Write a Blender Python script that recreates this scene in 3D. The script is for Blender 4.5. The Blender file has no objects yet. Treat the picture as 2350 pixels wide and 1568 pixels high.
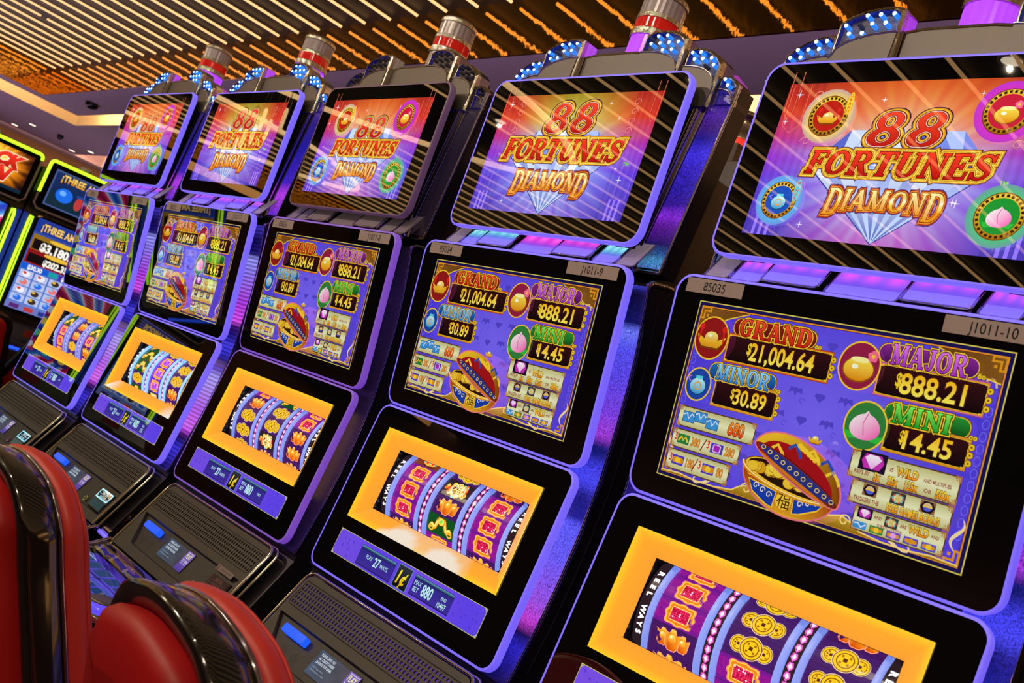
import bpy, bmesh, math, random
import numpy as np
from mathutils import Vector, Matrix

random.seed(7)
SC = bpy.context.scene
COL = SC.collection

# ------------------------------------------------------------------ camera
CAM_ROWS = [[0.634822, 0.690474, 0.346766], [0.15375, 0.326934, -0.932456], [-0.757207, 0.645259, 0.101384]]
CAM_POS = [1.67827, -1.38578, -0.20874]
Z0 = 1.58                      # height of the main screens' centre over the floor
cam_data = bpy.data.cameras.new('camera')
cam = bpy.data.objects.new('camera', cam_data)
COL.objects.link(cam)
r0, r1, r2 = [Vector(r) for r in CAM_ROWS]
mw = Matrix((r0, -r1, -r2)).transposed().to_4x4()
mw.translation = Vector(CAM_POS) + Vector((0, 0, Z0))
cam.matrix_world = mw
cam_data.sensor_width = 36.0
cam_data.lens = 36.0 * 2400.0 / 2350.0
cam_data.clip_start = 0.05
cam_data.clip_end = 200
cam_data.dof.use_dof = True
cam_data.dof.focus_distance = 2.15
cam_data.dof.aperture_fstop = 10.0
SC.camera = cam

# ------------------------------------------------------------------ world, view
world = bpy.data.worlds.new('world')
SC.world = world
world.use_nodes = True
world.node_tree.nodes['Background'].inputs[0].default_value = (0.30, 0.22, 0.35, 1)
world.node_tree.nodes['Background'].inputs[1].default_value = 0.02
SC.view_settings.view_transform = 'Standard'
SC.view_settings.look = 'None'
SC.view_settings.exposure = 0.0
SC.view_settings.gamma = 1.0
SC.view_settings.use_curve_mapping = False
SC.cycles.use_denoising = True
SC.cycles.max_bounces = 6
SC.cycles.diffuse_bounces = 3
SC.cycles.glossy_bounces = 4
SC.cycles.transparent_max_bounces = 6
SC.cycles.sample_clamp_indirect = 6.0

CX, CY, CZ = CAM_POS[0], CAM_POS[1], CAM_POS[2] + Z0
SOFFIT_Z = CZ + 2.31
CEIL_Z = CZ + 2.70
FASCIA_Y = CY + 3.60
FASCIA_X = CX - 14.8


# ------------------------------------------------------------------ added fill lamps
def lamp(name, kind, loc, rot, power, color, size=(0.1, 0.1), spot=150.0):
    d = bpy.data.lights.new(name, kind)
    d.energy, d.color = power, color
    if kind == 'AREA':
        d.shape = 'RECTANGLE'
        d.size, d.size_y = size
    else:
        d.shadow_soft_size = size[0]
        if kind == 'SPOT':
            d.spot_size = math.radians(spot)
            d.spot_blend = 0.6
    o = bpy.data.objects.new(name, d)
    o.location, o.rotation_euler = loc, rot
    COL.objects.link(o)
    return o


FILL_DOWNLIGHTS = [(-6.0, -4.2), (-3.2, -3.6), (-0.9, -3.6), (1.2, -3.6), (3.2, -3.6)]  # spots added as fill for machine fronts and chairs; dots in the glass
for px, py in FILL_DOWNLIGHTS:
    lamp('fill_spot', 'SPOT', (px, py, CEIL_Z - 0.05), (math.radians(28), 0, 0), 100.0, (1.0, 0.80, 0.58), (0.012, 0.012))
# unseen violet uplights, added to brighten the lilac ceiling
lamp('violet_ceiling_fill', 'AREA', (-6.0, 1.55, 2.42), (math.pi, 0, 0), 60.0, (0.95, 0.70, 0.92), (22.0, 0.3))
lamp('violet_ceiling_fill', 'AREA', (-15.5, 4.2, 2.2), (math.pi, 0, 0), 15.0, (1.0, 0.76, 0.86), (5.0, 3.0))
lamp('wall_fill', 'AREA', (CX - 19.6, 5.0, SOFFIT_Z - 0.12), (0, math.radians(55), 0), 22.0, (1.0, 0.66, 0.36), (0.2, 8.0))  # warm fill added to brighten the wood wall


# ------------------------------------------------------------------ materials
def s2l(c):
    return c / 12.92 if c <= 0.04045 else ((c + 0.055) / 1.055) ** 2.4


def rgb(r, g, b, k=1.0):
    """sRGB 0..255 to linear"""
    return (s2l(r / 255) * k, s2l(g / 255) * k, s2l(b / 255) * k)


MATS = {}


def pmat(name, base=(0.5, 0.5, 0.5), rough=0.5, metal=0.0, emit=None, es=1.0, ior=1.5, coat=0.0, bump=None, spec=None, alpha=1.0, trans=0.0):
    if name in MATS:
        return MATS[name]
    m = bpy.data.materials.new(name)
    m.use_nodes = True
    nt = m.node_tree
    b = nt.nodes['Principled BSDF']
    b.inputs['Base Color'].default_value = (*base, 1)
    b.inputs['Roughness'].default_value = rough
    b.inputs['Metallic'].default_value = metal
    b.inputs['IOR'].default_value = ior
    b.inputs['Coat Weight'].default_value = coat
    if trans:
        b.inputs['Transmission Weight'].default_value = trans
    if emit is not None:
        b.inputs['Emission Color'].default_value = (*emit, 1)
        b.inputs['Emission Strength'].default_value = es
    if bump:
        scale, strength, dist = bump[:3]
        n = nt.nodes.new('ShaderNodeTexNoise')
        n.inputs['Scale'].default_value = scale
        n.inputs['Detail'].default_value = 3
        tc = nt.nodes.new('ShaderNodeTexCoord')
        mp = nt.nodes.new('ShaderNodeMapping')
        if len(bump) > 3:
            mp.inputs['Scale'].default_value = bump[3]
        nt.links.new(tc.outputs['Object'], mp.inputs[0])
        nt.links.new(mp.outputs[0], n.inputs['Vector'])
        bp = nt.nodes.new('ShaderNodeBump')
        bp.inputs['Strength'].default_value = strength
        bp.inputs['Distance'].default_value = dist
        nt.links.new(n.outputs['Fac'], bp.inputs['Height'])
        nt.links.new(bp.outputs['Normal'], b.inputs['Normal'])
    MATS[name] = m
    return m


def attr_mat(name, strength=1.0, rough=0.006, ior=2.3, base=(0.004, 0.004, 0.005), ribs=0.0, sparkle=0.0):
    """a lit picture: emission from the colour attribute 'Col' under a glossy front"""
    if name in MATS:
        return MATS[name]
    m = bpy.data.materials.new(name)
    m.use_nodes = True
    nt = m.node_tree
    b = nt.nodes['Principled BSDF']
    b.inputs['Base Color'].default_value = (*base, 1)
    b.inputs['Roughness'].default_value = rough
    b.inputs['IOR'].default_value = ior
    a = nt.nodes.new('ShaderNodeAttribute')
    a.attribute_name = 'Col'
    src = a.outputs['Color']
    tc = nt.nodes.new('ShaderNodeTexCoord')
    if ribs:
        w = nt.nodes.new('ShaderNodeTexWave')
        w.bands_direction = 'Z'
        w.inputs['Scale'].default_value = ribs
        nt.links.new(tc.outputs['Object'], w.inputs['Vector'])
        mr = nt.nodes.new('ShaderNodeMapRange')
        mr.inputs[3].default_value = 0.45
        mr.inputs[4].default_value = 1.15
        nt.links.new(w.outputs['Fac'], mr.inputs[0])
        mx = nt.nodes.new('ShaderNodeMix')
        mx.data_type = 'RGBA'
        mx.blend_type = 'MULTIPLY'
        mx.inputs[0].default_value = 1.0
        nt.links.new(src, mx.inputs[6])
        nt.links.new(mr.outputs[0], mx.inputs[7])
        src = mx.outputs[2]
    if sparkle:
        n = nt.nodes.new('ShaderNodeTexNoise')
        n.inputs['Scale'].default_value = sparkle
        n.inputs['Detail'].default_value = 2
        nt.links.new(tc.outputs['Object'], n.inputs['Vector'])
        mr = nt.nodes.new('ShaderNodeMapRange')
        mr.inputs[1].default_value = 0.3
        mr.inputs[2].default_value = 0.7
        mr.inputs[3].default_value = 0.35
        mr.inputs[4].default_value = 1.5
        nt.links.new(n.outputs['Fac'], mr.inputs[0])
        mx = nt.nodes.new('ShaderNodeMix')
        mx.data_type = 'RGBA'
        mx.blend_type = 'MULTIPLY'
        mx.inputs[0].default_value = 1.0
        nt.links.new(src, mx.inputs[6])
        nt.links.new(mr.outputs[0], mx.inputs[7])
        src = mx.outputs[2]
    nt.links.new(src, b.inputs['Emission Color'])
    b.inputs['Emission Strength'].default_value = strength
    MATS[name] = m
    return m


VIOLET = rgb(112, 92, 255)
M_GLASS = pmat('black_glass', (0.004, 0.004, 0.005), 0.006, ior=2.3)
M_DISPLAY = attr_mat('lit_display', 1.0)
M_DISPLAY_MAIN = attr_mat('lit_prize_display', 0.80)
M_LCD = attr_mat('small_lcd', 1.25, rough=0.35, ior=1.3)
M_REEL = attr_mat('lit_reel', 1.3, rough=0.12, ior=1.5)
M_SURROUND = attr_mat('lit_reel_surround', 1.0, rough=0.25, ior=1.4)
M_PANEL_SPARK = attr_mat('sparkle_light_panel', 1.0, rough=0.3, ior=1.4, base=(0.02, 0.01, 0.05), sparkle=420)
M_PANEL_RIB = attr_mat('ribbed_light_panel', 1.0, rough=0.25, ior=1.5, base=(0.03, 0.015, 0.06), ribs=27)
M_FIN = attr_mat('column_light_panel', 1.0, rough=0.25, ior=1.5, base=(0.03, 0.02, 0.05), sparkle=300)
M_TRIM = pmat('violet_light_trim', (0.3, 0.3, 0.35), 0.3, emit=VIOLET, es=0.88)
M_TRIM_P = pmat('purple_light_trim', (0.3, 0.25, 0.35), 0.3, emit=rgb(112, 58, 190), es=0.8)
M_TRIM_OFF = pmat('unlit_trim_glow', (0.30, 0.20, 0.30), 0.35, emit=rgb(70, 40, 80), es=0.4)  # unlit trim: faint emission stands in for light falling on it
M_BLACK = pmat('black_plastic', (0.012, 0.011, 0.014), 0.25)
M_CAB = pmat('black_cabinet', (0.018, 0.014, 0.018), 0.3)
M_CABW = pmat('dark_brown_cabinet', (0.05, 0.03, 0.032), 0.35)
M_GREY = pmat('charcoal_plastic', (0.046, 0.037, 0.029), 0.42)
M_GREY2 = pmat('dark_charcoal_plastic', (0.028, 0.024, 0.021), 0.4)
M_HOLE = pmat('speaker_backing', (0.006, 0.005, 0.006), 0.6)
M_CHROME = pmat('chrome', (0.75, 0.72, 0.70), 0.09, 1.0)
M_HAMMER = pmat('hammered_chrome', (0.62, 0.57, 0.50), 0.16, 1.0, bump=(260, 0.55, 0.002))
M_SATIN = pmat('satin_silver', (0.20, 0.18, 0.17), 0.42, 0.6)
M_LATTICE = pmat('dark_lattice_metal', (0.55, 0.50, 0.42), 0.3, 1.0, bump=(420, 0.9, 0.004))
M_TAG = pmat('grey_paper_tag', (0.42, 0.36, 0.36), 0.6, emit=(0.42, 0.36, 0.36), es=0.04)
M_INK = pmat('black_ink', (0.01, 0.01, 0.012), 0.6)
M_TAGINK = attr_mat('printed_tag', 1.0)


def tag_paint(name, rough=0.6):
    """printed matter: the colour attribute is the reflective colour"""
    if name in MATS:
        return MATS[name]
    m = bpy.data.materials.new(name)
    m.use_nodes = True
    nt = m.node_tree
    b = nt.nodes['Principled BSDF']
    a = nt.nodes.new('ShaderNodeAttribute')
    a.attribute_name = 'Col'
    nt.links.new(a.outputs['Color'], b.inputs['Base Color'])
    b.inputs['Roughness'].default_value = rough
    MATS[name] = m
    return m


M_PRINT = tag_paint('printed_label')
M_LED = pmat('blue_led_lit', (0.1, 0.3, 0.6), 0.15, emit=rgb(40, 125, 255), es=1.0)
M_LEDTIP = pmat('blue_led_tip', (0.6, 0.8, 1), 0.15, emit=rgb(200, 235, 255), es=2.5)
M_LED_OFF = pmat('blue_led_unlit', (0.10, 0.10, 0.13), 0.1)
M_BLUE_EDGE = pmat('blue_lit_recess', (0.05, 0.06, 0.2), 0.2, emit=rgb(30, 20, 150), es=0.22)
M_MAGENTA = pmat('magenta_acrylic', (0.5, 0.1, 0.45), 0.1, emit=rgb(170, 60, 185), es=0.55)
M_PURPLE_LENS = pmat('purple_lens', (0.4, 0.1, 0.5), 0.12, emit=rgb(170, 60, 250), es=1.0, bump=(1, 0.0, 0.0))
M_RED_LENS = pmat('red_lens', (0.75, 0.015, 0.01), 0.12, emit=rgb(200, 10, 10), es=0.32)
M_RED_LIT = pmat('red_lens_lit', (0.8, 0.03, 0.02), 0.12, emit=rgb(255, 60, 40), es=0.8)
M_WHITE_LENS = pmat('white_lens', (0.55, 0.50, 0.55), 0.2)
M_CARDBLUE = pmat('blue_card_slot', (0.02, 0.05, 0.4), 0.1, emit=rgb(30, 90, 255), es=1.0)
M_TILE = attr_mat('tile_light_panel', 1.0, rough=0.28, ior=1.6, base=(0.25, 0.22, 0.27))
M_TILE_OFF = pmat('unlit_tile', (0.16, 0.13, 0.13), 0.3)


# ------------------------------------------------------------------ object helpers
MESH = {}


def link(name, me, parent=None):
    o = bpy.data.objects.new(name, me)
    COL.objects.link(o)
    if parent is not None:
        o.parent = parent
    return o


def empty(name, loc=(0, 0, 0), rz=0.0):
    o = bpy.data.objects.new(name, None)
    o.empty_display_size = 0.1
    COL.objects.link(o)
    o.location, o.rotation_euler = loc, (0, 0, rz)
    return o


def tag(o, label=None, cat=None, group=None, kind=None):
    for k, v in (('label', label), ('category', cat), ('group', group), ('kind', kind)):
        if v:
            o[k] = v
    return o


class MB:
    """collects shapes with material slots into one mesh"""

    def __init__(self):
        self.v, self.f, self.mi, self.sm, self.mats = [], [], [], [], []

    def mat(self, m):
        if m not in self.mats:
            self.mats.append(m)
        return self.mats.index(m)

    def add(self, verts, faces, m, smooth=False):
        b = len(self.v)
        k = self.mat(m)
        self.v += [tuple(p) for p in verts]
        for f in faces:
            self.f.append([b + i for i in f])
            self.mi.append(k)
            self.sm.append(smooth)

    def box(self, a, b, m):
        x0, y0, z0 = a
        x1, y1, z1 = b
        self.add([(x0, y0, z0), (x1, y0, z0), (x1, y1, z0), (x0, y1, z0), (x0, y0, z1), (x1, y0, z1), (x1, y1, z1), (x0, y1, z1)],
                 [(0, 3, 2, 1), (4, 5, 6, 7), (0, 1, 5, 4), (1, 2, 6, 5), (2, 3, 7, 6), (3, 0, 4, 7)], m)

    def loops(self, loops, m, cap0=True, cap1=True, closed=True, smooth=False):
        n = len(loops[0])
        verts = [p for l in loops for p in l]
        faces = []
        for i in range(len(loops) - 1):
            for j in range(n if closed else n - 1):
                k = (j + 1) % n
                faces.append((i * n + j, i * n + k, (i + 1) * n + k, (i + 1) * n + j))
        self.add(verts, faces, m, smooth)
        if cap0:
            self.add(loops[0], [tuple(range(n))[::-1]], m)
        if cap1:
            self.add(loops[-1], [tuple(range(n))], m)

    def lathe(self, prof, c, m, n=28, axis='z', smooth=True):
        """prof: (radius, height) pairs"""
        L = []
        for r, h in prof:
            if axis == 'z':
                L.append([(c[0] + r * math.cos(2 * math.pi * i / n), c[1] + r * math.sin(2 * math.pi * i / n), c[2] + h) for i in range(n)])
            else:
                L.append([(c[0] + r * math.cos(2 * math.pi * i / n), c[1] + h, c[2] - r * math.sin(2 * math.pi * i / n)) for i in range(n)])
        self.loops(L, m, smooth=smooth)

    def tube(self, pts, r, m, n=8, smooth=True, closed=False):
        pts = [Vector(p) for p in pts]
        L = []
        N = len(pts)
        for i, p in enumerate(pts):
            if closed:
                t = pts[(i + 1) % N] - pts[i - 1]
            else:
                t = pts[min(i + 1, N - 1)] - pts[max(i - 1, 0)]
            t.normalize()
            if i == 0:
                a = Vector((0, 0, 1)) if abs(t.z) < 0.9 else Vector((0, 1, 0))
                u = t.cross(a).normalized()
            else:
                u = (u - t * u.dot(t)).normalized()   # carry the frame along the path
            w = u.cross(t).normalized()
            rr = r[i] if isinstance(r, (list, tuple)) else r
            L.append([p + u * (rr * math.cos(2 * math.pi * k / n)) + w * (rr * math.sin(2 * math.pi * k / n)) for k in range(n)])
        if closed:
            L.append(L[0])
        self.loops(L, m, cap0=not closed, cap1=not closed, smooth=smooth)

    def mesh(self, name):
        me = bpy.data.meshes.new(name)
        me.from_pydata(self.v, [], self.f)
        for m in self.mats:
            me.materials.append(m)
        me.polygons.foreach_set('material_index', self.mi)
        me.polygons.foreach_set('use_smooth', self.sm)
        me.update()
        return me


def part(name, key, fn, parent):
    """one mesh object; meshes with the same key are shared"""
    if key not in MESH:
        r = fn()
        MESH[key] = r.mesh(name) if hasattr(r, 'mesh') else r
    return link(name, MESH[key], parent)


def bevel(o, w=0.003, seg=2):
    b = o.modifiers.new('bevel', 'BEVEL')
    b.width, b.segments = w, seg
    b.limit_method = 'ANGLE'
    b.angle_limit = math.radians(40)
    return o


class Panel:
    """a flat face in a machine: x across, v up along the face, w out of it"""

    def __init__(self, top, bot):
        T, B = np.array(top), np.array(bot)
        self.len = float(np.linalg.norm(T - B))
        e = (T - B) / self.len
        self.o = Vector((0, B[0], B[1] + Z0))
        self.E = Vector((0, e[0], e[1]))
        self.N = Vector((0, -e[1], e[0]))

    def P(self, x, v, w=0.0):
        p = self.o + self.E * v + self.N * w
        return (p.x + x, p.y, p.z)


TOP = Panel((-.0164, .562), (-.0117, .284))
MAIN = Panel((-.0213, .1515), (.0213, -.1515))
LOW = Panel((.0195, -.2467), (-.0121, -.546))
SPK = Panel((-.015, -.612), (-.118, -.80))


def rrect(x0, v0, x1, v1, r, n=6):
    pts = []
    for cx, cv, a0 in ((x1 - r, v0 + r, -90), (x1 - r, v1 - r, 0), (x0 + r, v1 - r, 90), (x0 + r, v0 + r, 180)):
        for i in range(n + 1):
            a = math.radians(a0 + 90 * i / n)
            pts.append((cx + r * math.cos(a), cv + r * math.sin(a)))
    return pts


# ------------------------------------------------------------------ flat artwork
class Art:
    """coloured polygons in layers on a panel; one mesh, colour attribute 'Col'"""
    DZ = 0.00008

    def __init__(self, mapf, base=0.0004):
        self.map, self.base = mapf, base
        self.v, self.c, self.f = [], [], []
        self.layer = 0

    def up(self, n=1):
        self.layer += n
        return self

    def poly(self, pts, col):
        b = len(self.v)
        w = self.base + self.layer * self.DZ
        for (x, y) in pts:
            self.v.append(self.map(x, y, w))
            self.c.append(col(x, y) if callable(col) else col)
        self.f.append(tuple(range(b, b + len(pts))))

    def mesh2d(self, verts, faces, col):
        b = len(self.v)
        w = self.base + self.layer * self.DZ
        for (x, y) in verts:
            self.v.append(self.map(x, y, w))
            self.c.append(col(x, y) if callable(col) else col)
        for f in faces:
            self.f.append(tuple(b + i for i in f))

    def rect(self, x0, y0, x1, y1, col):
        self.poly([(x0, y0), (x1, y0), (x1, y1), (x0, y1)], col)

    def rr(self, x0, y0, x1, y1, r, col, n=5):
        self.poly(rrect(x0, y0, x1, y1, r, n), col)

    def ell(self, x, y, rx, ry, col, n=24, rot=0.0, a0=0, a1=360):
        c, s = math.cos(rot), math.sin(rot)
        P = []
        m = n if a1 - a0 == 360 else n + 1
        for i in range(m):
            a = math.radians(a0 + (a1 - a0) * i / n)
            u, w = rx * math.cos(a), ry * math.sin(a)
            P.append((x + u * c - w * s, y + u * s + w * c))
        self.poly(P, col)

    def glow(self, x, y, rx, ry, cin, cout, n=28, mid=0.6):
        """radial blend, drawn as rings"""
        for k0, k1, a, b in ((0.02, mid, cin, None), (mid, 1.0, None, cout)):
            cm = tuple((p + q) / 2 for p, q in zip(cin, cout))
            a = a or cm
            b = b or cm
            V, F, C = [], [], []
            for k, cc in ((k0, a), (k1, b)):
                for i in range(n):
                    t = 2 * math.pi * i / n
                    V.append((x + rx * k * math.cos(t), y + ry * k * math.sin(t)))
                    C.append(cc)
            for i in range(n):
                j = (i + 1) % n
                F.append((i, j, n + j, n + i))
            b0 = len(self.v)
            w = self.base + self.layer * self.DZ
            for (p, q), cc in zip(V, C):
                self.v.append(self.map(p, q, w))
                self.c.append(cc)
            for f in F:
                self.f.append(tuple(b0 + i for i in f))

    def ring(self, x, y, rx, ry, t, col, n=28):
        V = []
        for k in (0, 1):
            for i in range(n):
                a = 2 * math.pi * i / n
                V.append((x + (rx - t * k) * math.cos(a), y + (ry - t * k) * math.sin(a)))
        self.mesh2d(V, [(i, (i + 1) % n, n + (i + 1) % n, n + i) for i in range(n)], col)

    def frame(self, x0, y0, x1, y1, t, col):
        self.rect(x0, y0, x1, y0 + t, col)
        self.rect(x0, y1 - t, x1, y1, col)
        self.rect(x0, y0 + t, x0 + t, y1 - t, col)
        self.rect(x1 - t, y0 + t, x1, y1 - t, col)

    def line(self, pts, w, col, closed=False):
        """stroke of constant or varying width"""
        n = len(pts)
        V = []
        for i in range(n):
            if closed:
                a, b = pts[i - 1], pts[(i + 1) % n]
            else:
                a, b = pts[max(i - 1, 0)], pts[min(i + 1, n - 1)]
            dx, dy = b[0] - a[0], b[1] - a[1]
            L = math.hypot(dx, dy) or 1
            ww = (w[i] if isinstance(w, (list, tuple)) else w) / 2
            V.append((pts[i][0] - dy / L * ww, pts[i][1] + dx / L * ww))
            V.append((pts[i][0] + dy / L * ww, pts[i][1] - dx / L * ww))
        m = n if closed else n - 1
        self.mesh2d(V, [(2 * i, 2 * i + 1, (2 * i + 3) % (2 * n), (2 * i + 2) % (2 * n)) for i in range(m)], col)

    def grid(self, x0, y0, x1, y1, nx, ny, col):
        V = [(x0 + (x1 - x0) * i / nx, y0 + (y1 - y0) * j / ny) for j in range(ny + 1) for i in range(nx + 1)]
        F = [(j * (nx + 1) + i, j * (nx + 1) + i + 1, (j + 1) * (nx + 1) + i + 1, (j + 1) * (nx + 1) + i) for j in range(ny) for i in range(nx)]
        self.mesh2d(V, F, col)

    def mesh(self, name, mat=None):
        me = bpy.data.meshes.new(name)
        me.from_pydata(self.v, [], self.f)
        a = me.color_attributes.new('Col', 'FLOAT_COLOR', 'POINT')
        arr = np.ones((len(self.v), 4), dtype=np.float32)
        arr[:, :3] = np.array(self.c, dtype=np.float32)
        a.data.foreach_set('color', arr.ravel())
        me.materials.append(mat or M_DISPLAY)
        me.update()
        return me


def art_part(name, key, fn, mat, parent):
    if key not in MESH:
        MESH[key] = fn().mesh(name, mat)
    return link(name, MESH[key], parent)


# sans lettering from the built-in font
_TXT = {}


def _glyphs(s, bold):
    k = (s, bold)
    if k not in _TXT:
        cu = bpy.data.curves.new('lettering', 'FONT')
        cu.body = s
        cu.offset = bold
        cu.resolution_u = 3
        ob = bpy.data.objects.new('lettering', cu)
        COL.objects.link(ob)
        dg = bpy.context.evaluated_depsgraph_get()
        dg.update()
        me = bpy.data.meshes.new_from_object(ob.evaluated_get(dg))
        V = [(v.co.x, v.co.y) for v in me.vertices]
        F = [tuple(p.vertices) for p in me.polygons]
        bpy.data.meshes.remove(me)
        bpy.data.objects.remove(ob)
        bpy.data.curves.remove(cu)
        _TXT[k] = (V, F)
    return _TXT[k]


CAPH = None


def text(art, s, x, y, h, col, sx=1.0, bold=0.0, align='C', shear=0.0, rot=0.0):
    """caps of height h centred on y"""
    global CAPH
    if CAPH is None:
        V, _ = _glyphs('H', 0.0)
        CAPH = max(v[1] for v in V)
    V, F = _glyphs(s, bold)
    if not V:
        return 0
    k = h / CAPH
    xs = [v[0] for v in V]
    w = (max(xs) - min(xs)) * k * sx
    ox = {'C': -(max(xs) + min(xs)) / 2, 'L': -min(xs), 'R': -max(xs)}[align]
    c, sn = math.cos(rot), math.sin(rot)
    out = []
    for a, b in V:
        q = (b - CAPH / 2) * k
        p = (a + ox) * k * sx + shear * q
        out.append((x + p * c - q * sn, y + p * sn + q * c))
    art.mesh2d(out, F, col)
    return w


def text2(art, s, x, y, h, col, edge, e=0.03, **kw):
    """lettering with an outline"""
    b = kw.pop('bold', 0.0)
    text(art, s, x, y, h, edge, bold=b + e, **kw)
    art.up()
    text(art, s, x, y, h, col, bold=b, **kw)
    art.up()


# slab-serif display capitals drawn from strokes: (points, widths)
def _arc(cx, cy, rx, ry, a0, a1, thick, thin, n=14):
    P, Wd = [], []
    for i in range(n + 1):
        a = math.radians(a0 + (a1 - a0) * i / n)
        P.append((cx + rx * math.cos(a), cy + ry * math.sin(a)))
        Wd.append(thin + (thick - thin) * abs(math.cos(a)) ** 1.3)
    return (P, Wd)


def _st(x0, y0, x1, y1, w):
    return ([(x0, y0), (x1, y1)], [w, w])


TK, TN, SF = 0.20, 0.085, 0.085


def _sf(x, y, half=0.17):
    return _st(x - half, y, x + half, y, SF)


B0, T0 = SF / 2, 1 - SF / 2
GLYPH = {
    'F': (0.74, [_st(.2, 0, .2, 1, TK), _sf(.2, B0), _st(.04, T0, .7, T0, TN), _st(.665, T0, .665, .7, TN), _st(.2, .52, .52, .52, TN), _st(.5, .66, .5, .38, TN)]),
    'E': (0.78, [_st(.2, 0, .2, 1, TK), _st(.04, B0, .72, B0, TN), _st(.04, T0, .7, T0, TN), _st(.66, T0, .66, .72, TN), _st(.685, B0, .7, .3, TN), _st(.2, .52, .5, .52, TN), _st(.48, .65, .48, .39, TN)]),
    'O': (0.92, [_arc(.46, .5, .33, .455, 0, 360, TK, TN, 28)]),
    'R': (0.90, [_st(.2, 0, .2, 1, TK), _sf(.2, B0), _st(.04, T0, .42, T0, TN), _arc(.40, .735, .24, .225, 90, -90, TK, TN), _st(.2, .5, .42, .5, TN), _st(.42, .5, .68, .04, TK * .9), _st(.6, B0, .88, B0, SF)]),
    'T': (0.84, [_st(.42, 0, .42, 1, TK), _sf(.42, B0), _st(.05, T0, .79, T0, TN), _st(.085, T0, .085, .7, TN), _st(.755, T0, .755, .7, TN)]),
    'U': (0.90, [_st(.2, .33, .2, 1, TK), _arc(.455, .33, .255, .29, 180, 360, TK * .8, TN), _st(.71, .33, .71, 1, TN * 1.3), _sf(.2, T0), _sf(.71, T0, .14)]),
    'N': (0.92, [_st(.19, 0, .19, 1, TN * 1.2), _st(.17, .97, .74, .03, TK), _st(.74, 0, .74, 1, TN * 1.2), _sf(.19, B0, .14), _st(.03, T0, .25, T0, SF), _sf(.74, T0, .14)]),
    'S': (0.74, [([(.60, .76), (.565, .87), (.46, .945), (.345, .955), (.22, .90), (.155, .79), (.19, .665), (.32, .565), (.47, .475), (.585, .37), (.60, .23), (.53, .11), (.40, .05), (.26, .055), (.155, .13), (.11, .26)],
                  [.07, .08, .09, .09, .11, .14, .18, .21, .21, .18, .14, .11, .09, .09, .08, .07]), _st(.63, 1.0, .63, .70, .07), _st(.085, .30, .085, 0, .07)]),
    'D': (0.92, [_st(.2, 0, .2, 1, TK), _st(.04, B0, .42, B0, TN), _st(.04, T0, .42, T0, TN), _arc(.40, .5, .36, .457, 90, -90, TK, TN, 18)]),
    'I': (0.40, [_st(.2, 0, .2, 1, TK), _sf(.2, B0, .16), _sf(.2, T0, .16)]),
    'A': (0.94, [_st(.16, 0, .45, .98, TN * 1.1), _st(.44, .98, .76, 0, TK), _st(.24, .32, .64, .32, TN), _sf(.16, B0, .13), _sf(.77, B0, .15)]),
    'M': (1.10, [_st(.18, 0, .18, 1, TN * 1.2), _st(.18, .97, .52, .06, TK), _st(.52, .06, .86, .97, TN * 1.1), _st(.88, 0, .88, 1, TK), _sf(.18, B0, .14), _sf(.88, B0, .17), _st(.03, T0, .2, T0, SF), _st(.86, T0, 1.05, T0, SF)]),
    'G': (0.90, [_arc(.46, .5, .33, .455, 48, 318, TK, TN, 22), _st(.68, 0.08, .68, .46, TK * .85), _st(.52, .46, .82, .46, SF), _st(.705, .98, .705, .70, TN * .8)]),
    'J': (0.62, [_st(.42, .28, .42, 1, TK), _arc(.265, .28, .155, .24, 0, -170, TK * .8, TN), _sf(.42, T0)]),
    '8': (0.78, [_arc(.38, .735, .225, .225, 0, 360, .19, .10, 24), _arc(.38, .265, .275, .225, 0, 360, .21, .10, 24)]),
}


def word_width(s, gap=0.03):
    return sum(GLYPH[c][0] + gap for c in s) - gap


def serif(art, s, x, y, h, w, col, e=0.0, shear=0.0, gap=0.03, arch=None):
    """capitals centred on (x, y), cap height h, total width w; e thickens every stroke (in ems)"""
    tot = word_width(s, gap)
    kx = w / tot
    px = 0.0
    for ch in s:
        adv, strokes = GLYPH[ch]
        mid = (px + adv / 2) / tot - 0.5
        sc, dy = arch(mid) if arch else (1.0, 0.0)

        def M(p, px=px, sc=sc, dy=dy):
            q = (p[1] - 0.5) * h * sc
            return (x + (p[0] + px - tot / 2) * kx + shear * q, y + q + dy * h)
        for P, Wd in strokes:
            pts = list(P)
            ww = [a + 2 * e for a in Wd]
            closed = len(pts) > 20 and abs(pts[0][0] - pts[-1][0]) < 1e-6 and abs(pts[0][1] - pts[-1][1]) < 1e-6
            if e and not closed:
                (ax, ay), (bx, by) = pts[0], pts[1]
                L = math.hypot(bx - ax, by - ay)
                pts = [(ax - (bx - ax) / L * e, ay - (by - ay) / L * e)] + pts
                ww = [ww[0]] + ww
                (ax, ay), (bx, by) = pts[-1], pts[-2]
                L = math.hypot(bx - ax, by - ay)
                pts = pts + [(ax - (bx - ax) / L * e, ay - (by - ay) / L * e)]
                ww = ww + [ww[-1]]
            if closed:
                pts, ww = pts[:-1], ww[:-1]
            n = len(pts)
            V = []
            for i in range(n):
                if closed:
                    a, b = pts[i - 1], pts[(i + 1) % n]
                else:
                    a, b = pts[max(i - 1, 0)], pts[min(i + 1, n - 1)]
                dx, dy2 = b[0] - a[0], b[1] - a[1]
                L = math.hypot(dx, dy2) or 1
                V.append(M((pts[i][0] - dy2 / L * ww[i] / 2, pts[i][1] + dx / L * ww[i] / 2)))
                V.append(M((pts[i][0] + dy2 / L * ww[i] / 2, pts[i][1] - dx / L * ww[i] / 2)))
            m = n if closed else n - 1
            art.mesh2d(V, [(2 * i, 2 * i + 1, (2 * i + 3) % (2 * n), (2 * i + 2) % (2 * n)) for i in range(m)], col)
        px += adv + gap


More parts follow.
